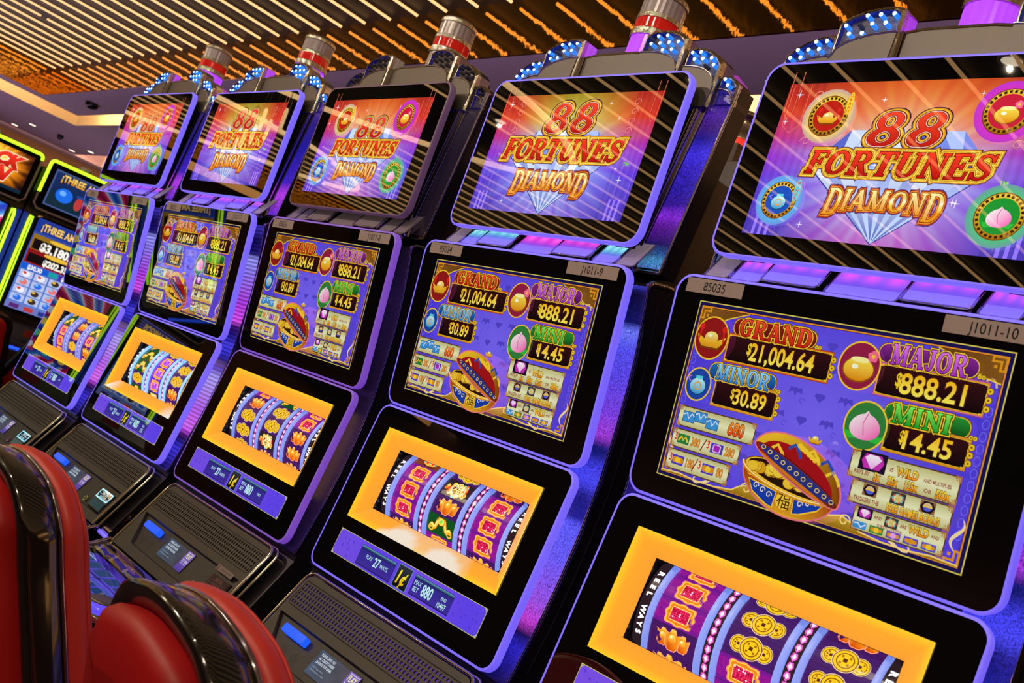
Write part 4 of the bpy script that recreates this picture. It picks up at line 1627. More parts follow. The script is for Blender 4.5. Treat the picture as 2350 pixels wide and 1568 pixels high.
def led_mesh(lit):
    m = MB()
    c = M_LED if lit else M_LED_OFF
    prof = [(.0042, .010), (.0042, -.004), (.0038, -.007)]
    m.lathe(prof, (0, 0, 0), c, 10, axis='y')
    m.lathe([(.0038, -.007), (.0026, -.0092), (.0008, -.0100)], (0, 0, 0), M_LEDTIP if lit else M_LED_OFF, 10, axis='y')
    return m


def lamp_profile(rows, mat, ribs=0):
    def make():
        m = MB()
        n = 48 if ribs else 32
        L = []
        for r, h in rows:
            L.append([((r - (.0012 if ribs and i % 2 else 0)) * math.cos(2 * math.pi * i / n), .125 + (r - (.0012 if ribs and i % 2 else 0)) * math.sin(2 * math.pi * i / n), h + Z0) for i in range(n)])
        m.loops(L, mat, smooth=not ribs)
        return m
    return make


def speaker_mesh(lit):
    def make():
        m = MB()
        P = SPK.P
        H = .2135
        # plate with real perforations
        gx0, gx1, gv0, gv1 = -.288, .288, .139, .1945
        up = [(x, v) for x, v in rrect(-.300, gv1 - .04, .300, H, .020, 6) if v > gv1]
        up = [(gx1 + .012, gv1)] + up + [(gx0 - .012, gv1)]
        m.add([P(x, v) for x, v in up], [tuple(range(len(up)))], M_GREY)
        m.add([P(*p) for p in ((-.300, gv0), (gx0, gv0), (gx0, gv1), (-.300, gv1), (gx1, gv0), (.300, gv0), (.300, gv1), (gx1, gv1))], [(0, 1, 2, 3), (4, 5, 6, 7)], M_GREY)
        m.add([P(*p) for p in ((-.300, .118), (.300, .118), (.300, gv0), (-.300, gv0))], [(0, 1, 2, 3)], M_GREY)
        nx, ny = 50, 5
        dx, dv = (gx1 - gx0) / nx, (gv1 - gv0) / ny
        d = -.0025
        for j in range(ny):
            for i in range(nx):
                x, v = gx0 + dx * (i + .5), gv0 + dv * (j + .5)
                o = [(x - dx / 2, v - dv / 2), (x, v - dv / 2), (x + dx / 2, v - dv / 2), (x + dx / 2, v), (x + dx / 2, v + dv / 2), (x, v + dv / 2), (x - dx / 2, v + dv / 2), (x - dx / 2, v)]
                h = [(x + .0034 * a, v + .0042 * b) for a, b in ((-.7, -.7), (0, -1), (.7, -.7), (1, 0), (.7, .7), (0, 1), (-.7, .7), (-1, 0))]
                m.loops([[P(a, b) for a, b in o], [P(a, b) for a, b in h], [P(a, b, -.004) for a, b in h]], M_GREY, cap0=False, cap1=False)
        m.add([P(gx0, gv0, -.0045), P(gx1, gv0, -.0045), P(gx1, gv1, -.0045), P(gx0, gv1, -.0045)], [(0, 1, 2, 3)], lit)
        # raised lip round the perforations
        m.tube([P(x, v, .0002) for x, v in rrect(gx0 - .003, gv0 - .003, gx1 + .003, gv1 + .003, .006, 3)], .0012, M_GREY2, 6, closed=True)
        # lower recess
        rec = [(-.222, .026), (.288, .026), (.288, .114), (-.290, .114)]
        m.loops([[P(*p) for p in rec], [P(x + (.006 if x < 0 else -.004), v + (.003 if v < .05 else -.004), -.008) for x, v in rec]], M_GREY2, cap0=False, cap1=True)
        m.add([P(*p) for p in ((-.300, .114), (.300, .114), (.300, .118), (-.300, .118))], [(0, 1, 2, 3)], M_GREY)
        m.add([P(*p) for p in ((.288, .0), (.300, .0), (.300, .114), (.288, .114))], [(0, 1, 2, 3)], M_GREY)
        m.add([P(*p) for p in ((-.300, 0), (.288, 0), (.288, .026), (-.222, .026), (-.290, .114), (-.300, .114))], [(0, 1, 2, 3, 4, 5)], M_GREY)
        # two clusters of fine vents
        for cx in (-.196, -.147):
            for a in range(5):
                for b in range(-3, 4):
                    if abs(b) + abs(a - 2) < 4:
                        x, v = cx + (a - 2) * .0055, .053 + b * .0042
                        q = [(x + .0013 * math.cos(t), v + .0013 * math.sin(t)) for t in [k * math.pi / 3 for k in range(6)]]
                        m.add([P(u, w, -.0078) for u, w in q], [tuple(range(6))], M_HOLE)
        return m
    return make


def speaker_rim():
    m = MB()
    out = [(-.306, .0)] + [(x, v) for x, v in rrect(-.306, -.05, .306, .219, .024, 8) if v > .02][::-1] + [(.306, .0)]
    m.tube([SPK.P(x, v, -.001) for x, v in out], .0042, M_CHROME, 8)
    m.tube([SPK.P(x * 1.035, v + .004 if v > .1 else v, -.012) for x, v in out], .0035, M_CHROME, 8)
    return m


def box_on(panel, x0, v0, x1, v1, w0, w1, mat, r=.003):
    def make():
        m = MB()
        a = rrect(x0, v0, x1, v1, r, 4)
        i = rrect(x0 + .001, v0 + .001, x1 - .001, v1 - .001, r, 4)
        m.loops([[panel.P(x, v, w0) for x, v in a], [panel.P(x, v, w1 - .001) for x, v in a], [panel.P(x, v, w1) for x, v in i]], mat, cap0=False)
        return m
    return make


def info_art():
    A = Art(SPK.P, base=-.0062)
    x0, v0, x1, v1 = -.094, .0435, .060, .1020
    A.rect(x0, v0, x1, v1, rgb(10, 10, 16)); A.up()
    A.grid(x0 + .001, v0 + .001, x1 - .001, v1 - .001, 20, 8, lambda x, v: lerp(lerp(rgb(52, 74, 100), rgb(58, 54, 66), (x - x0) / .11), rgb(28, 40, 58), .35 + .35 * math.sin(x * 90) * math.sin(v * 130)))
    A.up()
    A.rect(.020, v0 + .001, x1 - .001, v1 - .001, vgrad(v0, rgb(60, 40, 130), v1, rgb(108, 84, 160))); A.up()
    wt = rgb(185, 195, 205)
    for i, s in enumerate(('PLEASE CASH OUT', 'ALL CREDITS WHEN', 'LEAVING THIS GAME.')):
        text(A, s, -.083, .0930 - .0088 * i, .0056, wt, sx=.76, bold=.02, align='L')
    for i, s in enumerate(('is NOT responsible for', 'abandoned games or credits.')):
        text(A, s, -.083, .0640 - .0068 * i, .0036, rgb(140, 150, 165), sx=.85, align='L')
    A.rect(.024, .0965, .055, .0980, rgb(190, 180, 200))
    text(A, 'PLAY', .0395, .0880, .0125, rgb(205, 200, 150), sx=.66, bold=.03)
    text(A, 'TO WIN', .0395, .0730, .0085, rgb(190, 180, 200), sx=.66, bold=.02)
    A.rect(.024, .0650, .055, .0660, rgb(190, 180, 200))
    A.up()
    return A


def bill_art(lit):
    def make():
        A = Art(SPK.P, base=.0042)
        x0, v0, x1, v1 = .192, .0640, .280, .0945
        if lit:
            A.rr(x0, v0, x1, v1, .004, rgb(160, 235, 255)); A.up()
            A.rr(x0 + .005, v0 + .0045, x1 - .005, v1 - .0045, .003, rgb(18, 40, 52)); A.up()
            c1, c2 = rgb(215, 250, 255), rgb(215, 250, 255)
        else:
            A.rr(x0, v0, x1, v1, .004, rgb(86, 66, 62)); A.up()
            A.rr(x0 + .0015, v0 + .0015, x1 - .0015, v1 - .0015, .003, rgb(46, 10, 14)); A.up()
            c1, c2 = rgb(150, 100, 92), rgb(140, 92, 86)
        text(A, 'INSERT BILL', .236, .0855, .0078, c1, sx=.62, bold=.01)
        A.rect(x0 + .010, .0790, x1 - .010, .0797, c2)
        text(A, 'RECEIVE TICKET', .236, .0722, .0062, c2, sx=.62, bold=.01)
        for xx in (x0 + .0095, x1 - .0095):
            A.poly([(xx - .0017, .0722), (xx, .0755), (xx + .0017, .0722), (xx + .0007, .0722), (xx + .0007, .0690), (xx - .0007, .0690), (xx - .0007, .0722)], c2)
        return A
    return make


def bill_mouth(lit):
    def make():
        m = MB()
        P = SPK.P
        a = [(.190, .030), (.286, .030), (.286, .096), (.190, .096)]
        m.loops([[P(x, v, -.007) for x, v in a], [P(x + (.002 if x < .2 else -.002), v + (.003 if v < .05 else -.001), .003) for x, v in a]], M_BLACK, cap0=False)
        slot = pmat('bill_slot_lit', (.02, .05, .06), .15, emit=rgb(20, 60, 75), es=.5) if lit else M_GLASS
        b = [(.196, .036), (.280, .036), (.280, .060), (.196, .060)]
        m.loops([[P(x, v, .003) for x, v in b], [P(x, v + (.004 if v < .05 else 0), .006 if v > .05 else .0035) for x, v in b]], slot, cap0=False)
        return m
    return make


def notice_art():
    A = Art(SPK.P, base=.0010)
    A.rect(.176, .1035, .261, .1175, rgb(150, 130, 128)); A.up()
    A.ring(.184, .1105, .0052, .0058, .0011, rgb(25, 22, 24), 14)
    text(A, '$', .184, .1105, .0065, rgb(25, 22, 24))
    text(A, '$1 BILLS NOT ACCEPTED', .2245, .1105, .0050, rgb(25, 22, 24), sx=.62, bold=.01)
    A.up()
    return A


def asset_art(x0, x1, s, shade=1.0):
    def make():
        A = Art(MAIN.P, base=.0012)
        A.rect(x0, .3180, x1, .3432, rgb(205, 186, 186)); A.up()
        text(A, s, (x0 + x1) / 2, .3304, .0150, rgb(14, 12, 16), sx=.86, bold=.004)
        return A
    return make


def surround_art(mode):
    """the lit tray round the reel window, a shallow funnel"""
    am, edge = rgb(255, 170, 45), rgb(255, 205, 40)

    def make():
        A = Art(lambda x, y, w: (x, y, w), base=0)
        o = (-.266, .085, .266, .302)
        i = (-.2245, .1225, .2245, .2647)

        def side(p0, p1, q0, q1, f, n=24, m=8):
            V, C, F = [], [], []
            for b in range(m + 1):
                for a in range(n + 1):
                    u, w = a / n, b / m
                    P = [p0[k] + (p1[k] - p0[k]) * u for k in (0, 1)]
                    Q = [q0[k] + (q1[k] - q0[k]) * u for k in (0, 1)]
                    x, v = P[0] + (Q[0] - P[0]) * w, P[1] + (Q[1] - P[1]) * w
                    V.append(LOW.P(x, v, .0015 - .0245 * w))
                    C.append(f(u, w))
            for b in range(m):
                for a in range(n):
                    F.append((b * (n + 1) + a, b * (n + 1) + a + 1, (b + 1) * (n + 1) + a + 1, (b + 1) * (n + 1) + a))
            k = len(A.v)
            A.v += V
            A.c += C
            A.f += [tuple(k + t for t in q) for q in F]

        def tone(b):
            def f(u, w):
                c = lerp(edge, am, w * 3)
                c = lerp(c, rgb(250, 150, 55), max(0, w - .4) * .8)
                if b == 'bot' and mode == 'win':
                    for cu in (.36, .66):
                        d = math.hypot((u - cu) / .125, w / .92)
                        if d < 1:
                            c = lerp(c, rgb(238, 250, 255), min(1, (1 - d) * 4.5))
                    if .25 < u < .8:
                        c = lerp(c, rgb(240, 200, 150), .55)
                if b == 'bot' and mode == 'corners':
                    for cu in (0, 1):
                        d = math.hypot((u - cu) / .16, w / 1.1)
                        c = lerp(c, rgb(225, 238, 245), max(0, 1 - d))
                return tuple(min(1.0, k) for k in c)
            return f
        side((o[0], o[1]), (o[2], o[1]), (i[0], i[1]), (i[2], i[1]), tone('bot'))
        side((o[2], o[1]), (o[2], o[3]), (i[2], i[1]), (i[2], i[3]), tone('r'))
        side((o[2], o[3]), (o[0], o[3]), (i[2], i[3]), (i[0], i[3]), tone('top'))
        side((o[0], o[3]), (o[0], o[1]), (i[0], i[3]), (i[0], i[1]), tone('l'))
        return A
    return make


def reel_tubes(bright, x):
    mat = pmat('reel_light_tube_' + bright, (.35, .45, .8), .25, emit=rgb(126, 150, 245) if bright == 'dim' else rgb(130, 190, 255), es=.85 if bright == 'dim' else 1.2)

    def make():
        m = MB()
        m.tube([reel_map(x, -S_MAX + 2 * S_MAX * k / 24, .003) for k in range(25)], .0062, mat, 8)
        return m
    return make


def door_glass():
    """lower door: a black glass sheet with the reel window cut out"""
    m = MB()
    hw, v0, v1, r = .331, -.046, .352, .03
    out = rrect(-hw + .005, v0 + .005, hw - .005, v1 - .005, r - .004, 8)
    o = (-.266, .085, .266, .302)
    # ring: bridge the outline to the window by four quadrant polygons
    n = 9
    c = [(o[2], o[1]), (o[2], o[3]), (o[0], o[3]), (o[0], o[1])]
    for q in range(4):
        seg = out[q * n:(q + 1) * n]
        nxt = out[((q + 1) % 4) * n]
        P = seg + [nxt, c[(q + 1) % 4], c[q]]
        m.add([LOW.P(x, v, 0) for x, v in P], [tuple(range(len(P)))], M_GLASS)
    m.loops([[LOW.P(x, v, 0) for x, v in out], [LOW.P(x, v, -.006) for x, v in out]], M_BLACK, cap0=False, cap1=False)
    # reel well
    w = rrect(-.2245, .1225, .2245, .2647, .012, 5)
    m.loops([[LOW.P(x, v, -.0232) for x, v in w], [LOW.P(x, v, -.10) for x, v in w]], M_BLACK, cap0=False, cap1=True)
    return m


def deck_mesh():
    m = MB()
    prof = [(-.112, -.802), (-.16, -.826), (-.30, -.846), (-.385, -.862), (-.40, -.875), (-.40, -.90), (-.30, -.925), (-.10, -.925)]
    L = [[(sx, y, z + Z0) for y, z in prof] for sx in (-.325, .325)]
    m.loops(L, M_GLASS)
    for sx in (-1, 1):
        m.tube([(sx * .327, y, z + Z0 + .002) for y, z in prof[:6]], .006, M_CHROME, 8)
    m.tube([(-.327, -.400, -.875 + Z0), (.327, -.400, -.875 + Z0)], .006, M_CHROME, 8)
    return m


DECK = Panel((-.16, -.826), (-.30, -.846))


def deck_art():
    A = Art(DECK.P, base=.0008)
    A.grid(-.24, .005, .14, DECK.len - .01, 20, 8, lambda x, v: lerp(rgb(64, 44, 170), rgb(28, 20, 96), .5 + .5 * math.sin(x * 40) * math.cos(v * 60)))
    A.up()
    for i in range(5):
        for j in range(2):
            x, v = -.205 + .07 * i, .03 + .055 * j
            A.rr(x - .030, v - .022, x + .030, v + .022, .006, rgb(90, 84, 200)); A.up()
            A.rr(x - .028, v - .020, x + .028, v + .020, .005, rgb(26, 58, 110)); A.up()
    return A


def spin_button():
    m = MB()
    c = (.245, -.335, -.850 + Z0)
    m.lathe([(.050, 0), (.050, .012), (.046, .016)], c, M_CHROME)
    m.lathe([(.044, .014), (.042, .030), (.036, .036), (.030, .037)], c, pmat('violet_button_lens', (.2, .15, .6), .15, emit=rgb(70, 60, 240), es=.9))
    m.lathe([(.034, .036), (.034, .041), (.028, .043), (.010, .043)], c, M_SATIN)
    return m


def bracket(sx):
    def make():
        m = MB()
        y0 = -.085
        m.tube([(sx * .312, y0, -.800 + Z0), (sx * .362, y0 + .008, -.806 + Z0)], .011, M_CHROME, 10)
        m.tube([(sx * .312, y0 + .03, -.775 + Z0), (sx * .335, y0 + .02, -.790 + Z0), (sx * .352, y0 + .05, -.75 + Z0)], .009, M_CHROME, 10)
        m.tube([(sx * .318, y0 - .012, -.812 + Z0), (sx * .364, y0 - .004, -.818 + Z0)], .006, M_TRIM, 8)
        return m
    return make


def centre_panel():
    m = MB()
    a = [(-.094, .55), (.094, .55), (.094, .684), (.060, .688), (-.060, .688), (-.094, .684)]
    q = lambda pts, y: [(x, y, z + Z0) for x, z in pts]
    i = [(x * .95, z - (.007 if z > .6 else 0)) for x, z in a]
    m.loops([q(i, .032), q(a, .036), q(a, .085)], M_HAMMER, cap0=False)
    m.add(q(i, .033), [tuple(range(len(i)))], M_SATIN)
    m.lathe([(.060, .60), (.060, .700), (.054, .704)], (0, .125, Z0), M_HAMMER)
    return m


def side_lens(sx):
    def make():
        m = MB()
        for x0, x1, z in ((.100, .212, .706), (.222, .312, .664)):
            a = [(sx * x0, .55 + Z0), (sx * x1, .55 + Z0), (sx * x1, z - .016 + Z0), (sx * (x0 + .02), z + Z0), (sx * x0, z - .002 + Z0)]
            m.loops([[(x, .078 + (.0 if x0 < .2 else .012), zz) for x, zz in a], [(x, .128, zz - .006) for x, zz in a]], M_MAGENTA)
        return m
    return make


GRILLE_LIT = pmat('lit_speaker_mesh', (.1, .05, .2), .4, emit=rgb(96, 46, 190), es=1.1, bump=(900, 1.0, .004))


def slot_machine(name, cfg, loc, rz):
    R = empty(name, loc, rz)
    tag(R, cfg['label'], 'slot machine', 'reel slot machines in the row')
    part('cabinet', 'cabinet', cabinet_mesh, R)
    # title screen
    b = part('title_monitor', 'title_monitor', bezel(TOP, .302, -.044, .321, .034, shell_hw=.255), R)
    art_part('title_display', 'top_' + cfg['top'], top_art(cfg['top']), M_DISPLAY, b)
    part('light_trim', 'trim_top_' + cfg['trims'][0].name, trim(TOP, .302, -.044, .321, .034, cfg['trims'][0]), b)
    # main screen
    b = part('main_monitor', 'main_monitor', bezel(MAIN, .330, -.042, .350, .032, back=.03, shell_hw=.255), R)
    art_part('prize_display', 'main_art', main_art, M_DISPLAY_MAIN, b)
    part('light_trim', 'trim_main_' + cfg['trims'][1].name, trim(MAIN, .330, -.042, .350, .032, cfg['trims'][1]), b)
    o = art_part('asset_tag', 'tag_' + cfg['num'], asset_art(-.307, -.187, cfg['num']), M_PRINT, b)
    o['label'] = 'grey paper tag reading ' + cfg['num']
    o = art_part('asset_tag', 'tag_' + cfg['pos'], asset_art(.161, .302, cfg['pos']), M_PRINT, b)
    o['label'] = 'grey paper tag reading ' + cfg['pos']
    # reel door
    b = part('reel_door', 'reel_door', door_glass, R)
    part('light_trim', 'trim_low_' + cfg['trims'][2].name, trim(LOW, .331, -.046, .352, .030, cfg['trims'][2]), b)
    art_part('reel_surround', 'surround_' + cfg['tray'], surround_art(cfg['tray']), M_SURROUND, b)
    for i in range(3):
        art_part('reel', 'reel_%s_%d' % (name, i) + cfg['num'], reel_art(REEL_X[i], cfg['reels'][i], cfg['shift'][i]), M_REEL, b)
    for sd in (-1, 1):
        art_part('payline_band', 'band_ways_%d' % sd, band_art('ways', sd), M_REEL, b)
        art_part('gem_band', 'band_gems_%d' % sd, band_art('gems', sd), M_REEL, b)
    for x in (-.1955, -.0865, -.0545, .0545, .0865, .1955):
        part('reel_light_tube', 'reel_tube_%s_%g' % (cfg['tubes'], x), reel_tubes(cfg['tubes'], x), b)
    art_part('credit_display', 'credit_' + str(cfg['paid']), credit_art(cfg), M_DISPLAY, b)
    # light panels and columns
    for sx in (-1, 1):
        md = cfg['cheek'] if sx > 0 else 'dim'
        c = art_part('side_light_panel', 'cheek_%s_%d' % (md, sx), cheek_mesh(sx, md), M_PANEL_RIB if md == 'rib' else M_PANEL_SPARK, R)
        part('chrome_edge', 'chrome_edge_%d' % sx, chrome_edge(sx), c)
        f = part('side_column', 'side_column_%d' % sx, fin_body(sx), R)
        art_part('column_light', 'fin_%s_%d' % (cfg['fin'], sx), fin_art(sx, cfg['fin']), M_FIN, f)
        part('chrome_trim', 'fin_chrome_%d' % sx, fin_chrome(sx), f)
    part('deck_bracket', 'bracket', bracket(1), R)
    # shelf of light tiles
    for i in range(7):
        t = part('shelf_tile', 'tile_frame_%d' % i, tile_frame(i), R)
        art_part('tile_light', 'tile_%s_%d' % (cfg['tiles'], i), tile(i, cfg['tiles']), M_TILE, t)
    # topper
    part('topper_panel', 'topper_centre', centre_panel, R)
    for sx in (-1, 1):
        for kind in ('inner', 'mid', 'low'):
            t = part('topper_tower', 'tower_%s_%d' % (kind, sx), tower_mesh(kind, sx), R)
            S, y0 = led_spots(kind)
            for k, (x, z) in enumerate(S):
                lit = cfg['leds'] and jit(k * 3 + len(S) + sx) > .16
                d = part('lamp_bulb', 'led_%s' % bool(lit), lambda lit=lit: led_mesh(lit), t)
                d.location = (sx * x, y0 + .004, z + Z0)
        if cfg['leds']:
            part('acrylic_lens', 'side_lens_%d' % sx, side_lens(sx), R)
    # signal lamp
    L = part('signal_lamp', 'signal_lamp', lamp_profile([(.048, .690), (.048, .758), (.054, .758), (.054, .774), (.050, .776), (.050, .800), (.053, .801), (.053, .811), (.049, .812), (.049, .850), (.053, .851), (.053, .861), (.046, .868), (.020, .873)], M_HAMMER, 1), R)
    part('violet_lens', 'violet_lens' + str(cfg['leds']), lamp_profile([(.0505, .691), (.0505, .757)], M_PURPLE_LENS if cfg['leds'] else M_WHITE_LENS, 1), L)
    part('red_lens', 'red_lens', lamp_profile([(.0515, .7765), (.0515, .7995)], M_RED_LENS), L)
    part('white_lens', 'white_lens', lamp_profile([(.0505, .8125), (.0505, .8495)], M_WHITE_LENS, 1), L)
    # speaker and card panel
    s = part('speaker_panel', 'speaker_' + cfg['grille'].name, speaker_mesh(cfg['grille']), R)
    part('chrome_rim', 'speaker_rim', speaker_rim, s)
    part('card_slot', 'card_slot', box_on(SPK, -.232, .0805, -.142, .0995, -.008, .008, M_CARDBLUE, .004), s)
    o = art_part('info_screen', 'info_screen', info_art, M_LCD, s)
    part('lock', 'lock', lambda: _lock(), s)
    b = part('bill_acceptor', 'bill_' + str(cfg['bill']), bill_mouth(cfg['bill']), s)
    o['label'] = 'small screen reading PLEASE CASH OUT ALL CREDITS WHEN LEAVING THIS GAME'
    art_part('bill_sign', 'bill_sign_' + str(cfg['bill']), bill_art(cfg['bill']), M_DISPLAY if cfg['bill'] else M_PRINT, s)
    if cfg['notice']:
        art_part('notice_tag', 'notice', notice_art, M_PRINT, s)
    d = part('button_deck', 'deck', deck_mesh, R)
    art_part('touch_screen', 'deck_art', deck_art, M_DISPLAY, d)
    part('spin_button', 'spin_button', spin_button, d)
    return R


def _lock():
    m = MB()
    P = SPK.P
    for k, (r, w, mt) in enumerate(((.0095, -.004, M_CHROME), (.0065, -.0035, M_GREY2))):
        a = [(.142 + r * math.cos(t), .043 + r * math.sin(t)) for t in [2 * math.pi * i / 20 for i in range(20)]]
        m.loops([[P(x, v, -.008) for x, v in a], [P(x, v, w) for x, v in a]], mt, cap0=False)
    m.add([P(.141, .038, -.0033), P(.143, .038, -.0033), P(.143, .048, -.0033), P(.141, .048, -.0033)], [(0, 1, 2, 3)], M_HOLE)
    return m


BASE = dict(trims=(M_TRIM, M_TRIM, M_TRIM), cheek='rib', fin='blue', leds=True, tiles='violet', tray='plain', tubes='dim', bill=True, notice=False, grille=M_HOLE, paid='', shift=(0, 0, 0))
MACHINES = [
    dict(BASE, label='reel slot machine at the far left end of the row, beside the green-lit machines', num='85031', pos='J1011-6', top='A', loc=(-2.28647, -.04256, .01673),
         reels=(['ruyi', 'ruyi', 'gem', 'gem', 'gem'], ['coin', 'ingot', 'ingot', 'coin', 'coin'], ['ruyi', 'ruyi', 'gem', 'ingot', 'gem'])),
    dict(BASE, label='reel slot machine tagged 85032, bright blue light tubes between its reels', num='85032', pos='J1011-7', top='B', loc=(-1.5374, -.0181, .01501), tray='corners', tubes='bright', paid='125',
         reels=(['ruyi', 'ruyi', 'ruyi', 'coin', 'ruyi'], ['coin', 'pgem', 'pgem', 'pgem', 'fu'], ['coin', 'coin', 'coin', 'ingot', 'ingot'])),
    dict(BASE, label='middle reel slot machine tagged 85033, its topper lamps and upper trim unlit', num='85033', pos='J1011-8', top='A', loc=(-.76693, -.0118, .00176), trims=(M_TRIM_OFF, M_TRIM_P, M_TRIM_P), cheek='off', fin='off', leds=False, tiles='off', bill=False, notice=True,
         reels=(['gem', 'ingot', 'coin', 'coin', 'coin'], ['ruyi', 'coin', 'coin', 'fu', 'ingot'], ['gem', 'gem', 'ingot', 'ingot', 'ingot'])),
    dict(BASE, label='reel slot machine tagged 85034 with white glows below its reels', num='85034', pos='J1011-9', top='B', loc=(0, 0, 0), cheek='spark', fin='lit', tiles='mix', tray='win', grille=GRILLE_LIT, paid='10497', bill=False, notice=True,
         reels=(['bowl', 'gem', 'gem', 'gem', 'ingot'], ['coin', 'fu', 'ingot', 'ruyi', 'gem'], ['ingot', 'gem', 'gem', 'gem', 'ingot'])),
    dict(BASE, label='reel slot machine tagged 85035 at the right end, nearest the viewer', num='85035', pos='J1011-10', top='A', loc=(.78416, -.0021, .01604), cheek='spark', fin='lit', grille=GRILLE_LIT,
         reels=(['gem', 'gem', 'gem', 'ingot', 'ingot'], ['coin', 'coin', 'coin', 'gem', 'gem'], ['ingot', 'coin', 'coin', 'ingot', 'coin'])),
]
for cfg in MACHINES:
    x, y, yaw = cfg['loc']
    slot_machine('reel_slot_machine', cfg, (x, y, 0), yaw)


# ------------------------------------------------------------------ the green-lit machines on the side bank
NEON = pmat('yellow_green_neon', (.4, .6, .1), .3, emit=rgb(190, 255, 40), es=1.5)
NEON_DIM = pmat('mauve_trim', (.30, .22, .28), .4)
BLUE_COL = pmat('blue_lit_column', (.02, .06, .3), .3, emit=rgb(10, 40, 150), es=.6)
M_STRIPBLUE = pmat('blue_button_light', (.02, .05, .4), .2, emit=rgb(40, 90, 255), es=1.2)
BTOP = Panel((-.02, 2.235 - Z0), (.01, 1.88 - Z0))
BMAIN = Panel((.03, 1.81 - Z0), (.0, 1.10 - Z0))


def amigos_top():
    A = Art(BTOP.P)
    w, h = .262, BTOP.len
    A.grid(-w, .035, w, h - .035, 24, 12, lambda x, v: lerp(rgb(10, 22, 60), rgb(28, 52, 105), (v / h)))
    A.up()
    A.frame(-w, .035, w, h - .035, .012, rgb(70, 88, 140)); A.up()
    A.poly([(-w + .012, .05), (w - .012, .05), (w - .012, .12), (.1, .15), (-.05, .13), (-w + .012, .16)], rgb(20, 45, 60)); A.up()
    for x, c in ((-.02, rgb(190, 60, 60)), (.09, rgb(220, 220, 235)), (.17, rgb(210, 210, 230))):
        A.ell(x, .13, .030, .052, c, 16); A.up()
        A.ell(x, .185, .040, .010, rgb(30, 70, 150), 16); A.up()
    A.ell(-.14, .15, .065, .055, rgb(30, 110, 235), 22); A.up()
    A.ell(-.155, .165, .025, .02, rgb(110, 180, 255), 14); A.up()
    text2(A, '¡THREE AMIGOS', 0, h - .082, .050, vgrad(h - .11, rgb(225, 150, 50), h - .05, rgb(255, 225, 120)), rgb(60, 25, 20), e=.04, sx=.78, bold=.04)
    return A


def amigos_main():
    A = Art(BMAIN.P)
    w, h = .232, BMAIN.len
    A.grid(-w, 0, w, h, 12, 24, lambda x, v: lerp(rgb(90, 130, 215), rgb(40, 60, 150), v / h)); A.up()
    A.rect(-w, h - .105, w, h - .012, rgb(30, 55, 150)); A.up()
    text2(A, '¡THREE AMIGOS', 0, h - .058, .052, rgb(245, 200, 110), rgb(60, 25, 20), e=.04, sx=.68, bold=.04)
    rows = ((h - .185, .062, '$3,180.42', rgb(150, 110, 30), .060), (h - .295, .055, '$202.35', rgb(140, 20, 25), .045))
    for y, hh, s, c, th in rows:
        A.rect(-w + .01, y - hh, w - .01, y + hh, c); A.up()
        A.rect(-w + .025, y - hh + .012, w - .025, y + hh * .45, rgb(18, 10, 12)); A.up()
        A.ell(0, y + hh * .72, .10, .016, rgb(235, 190, 60), 18); A.up()
        text(A, s, .01, y - hh * .28, th, rgb(250, 245, 235), sx=.9, bold=.05); A.up()
    for x0, x1, s, c in ((-w + .005, -.02, '$30.30', rgb(20, 90, 210)), (.06, w - .01, '$11.07', rgb(70, 50, 160))):
        A.rect(x0, h - .400, x1, h - .355, c); A.up()
        text(A, s, (x0 + x1) / 2, h - .378, .032, rgb(250, 250, 250), sx=.85, bold=.04); A.up()
    A.rect(-.015, h - .395, .05, h - .36, rgb(20, 160, 160)); A.up()
    for i in range(4):
        for j in range(4):
            x, v = -w + .064 + .112 * i, .09 + .062 * j
            A.rect(x - .05, v - .027, x + .05, v + .027, rgb(185, 195, 235)); A.up()
            k = int(jit(i * 5 + j * 11) * 5)
            A.ell(x, v, .030, .022, [rgb(40, 110, 230), rgb(235, 120, 110), rgb(60, 45, 40), rgb(240, 240, 250), rgb(220, 170, 60)][k], 14); A.up()
            A.ell(x - .012, v + .008, .014, .010, [rgb(120, 180, 255), rgb(120, 200, 250), rgb(230, 180, 60), rgb(220, 60, 60), rgb(120, 60, 20)][k], 10); A.up()
    A.rect(-w, 0, w, .05, rgb(110, 120, 190)); A.up()
    for i in range(4):
        A.rect(-w + .03 + .11 * i, .008, -w + .10 + .11 * i, .040, [rgb(90, 40, 120), rgb(190, 60, 60), rgb(40, 50, 140), rgb(60, 40, 130)][i]); A.up()
    return A


def burst_top():
    A = Art(BTOP.P)
    w, h = .270, BTOP.len

    def f(x, v):
        dx, dy = x - .02, v - h * .55
        r = math.hypot(dx, dy * 1.1)
        a = math.atan2(dy, dx)
        k = .5 + .3 * math.sin(a * 17) + .2 * math.sin(a * 31 + 1)
        return ramp([(0, rgb(255, 250, 190)), (.3, rgb(255, 220, 70)), (.55, rgb(230, 130, 20)), (.8, rgb(90, 40, 10)), (1, rgb(18, 12, 16))], r / .29 - k * .22 + .1)
    A.grid(-w, .03, w, h - .03, 48, 28, f); A.up()
    A.rect(-w, .03, w, .055, rgb(10, 40, 60)); A.up()
    for s, v, x in (('CK', h * .66, .115), ('N', h * .36, .10)):
        text2(A, s, x, v, .088, vgrad(v - .05, rgb(190, 20, 15), v + .05, rgb(250, 60, 40)), rgb(255, 235, 190), e=.05, sx=.95, bold=.08, shear=.35)
    A.rect(-.05, h * .505, .16, h * .525, rgb(210, 40, 25))
    A.poly([(.155, h * .55), (.20, h * .515), (.155, h * .48)], rgb(210, 40, 25))
    A.up()
    return A


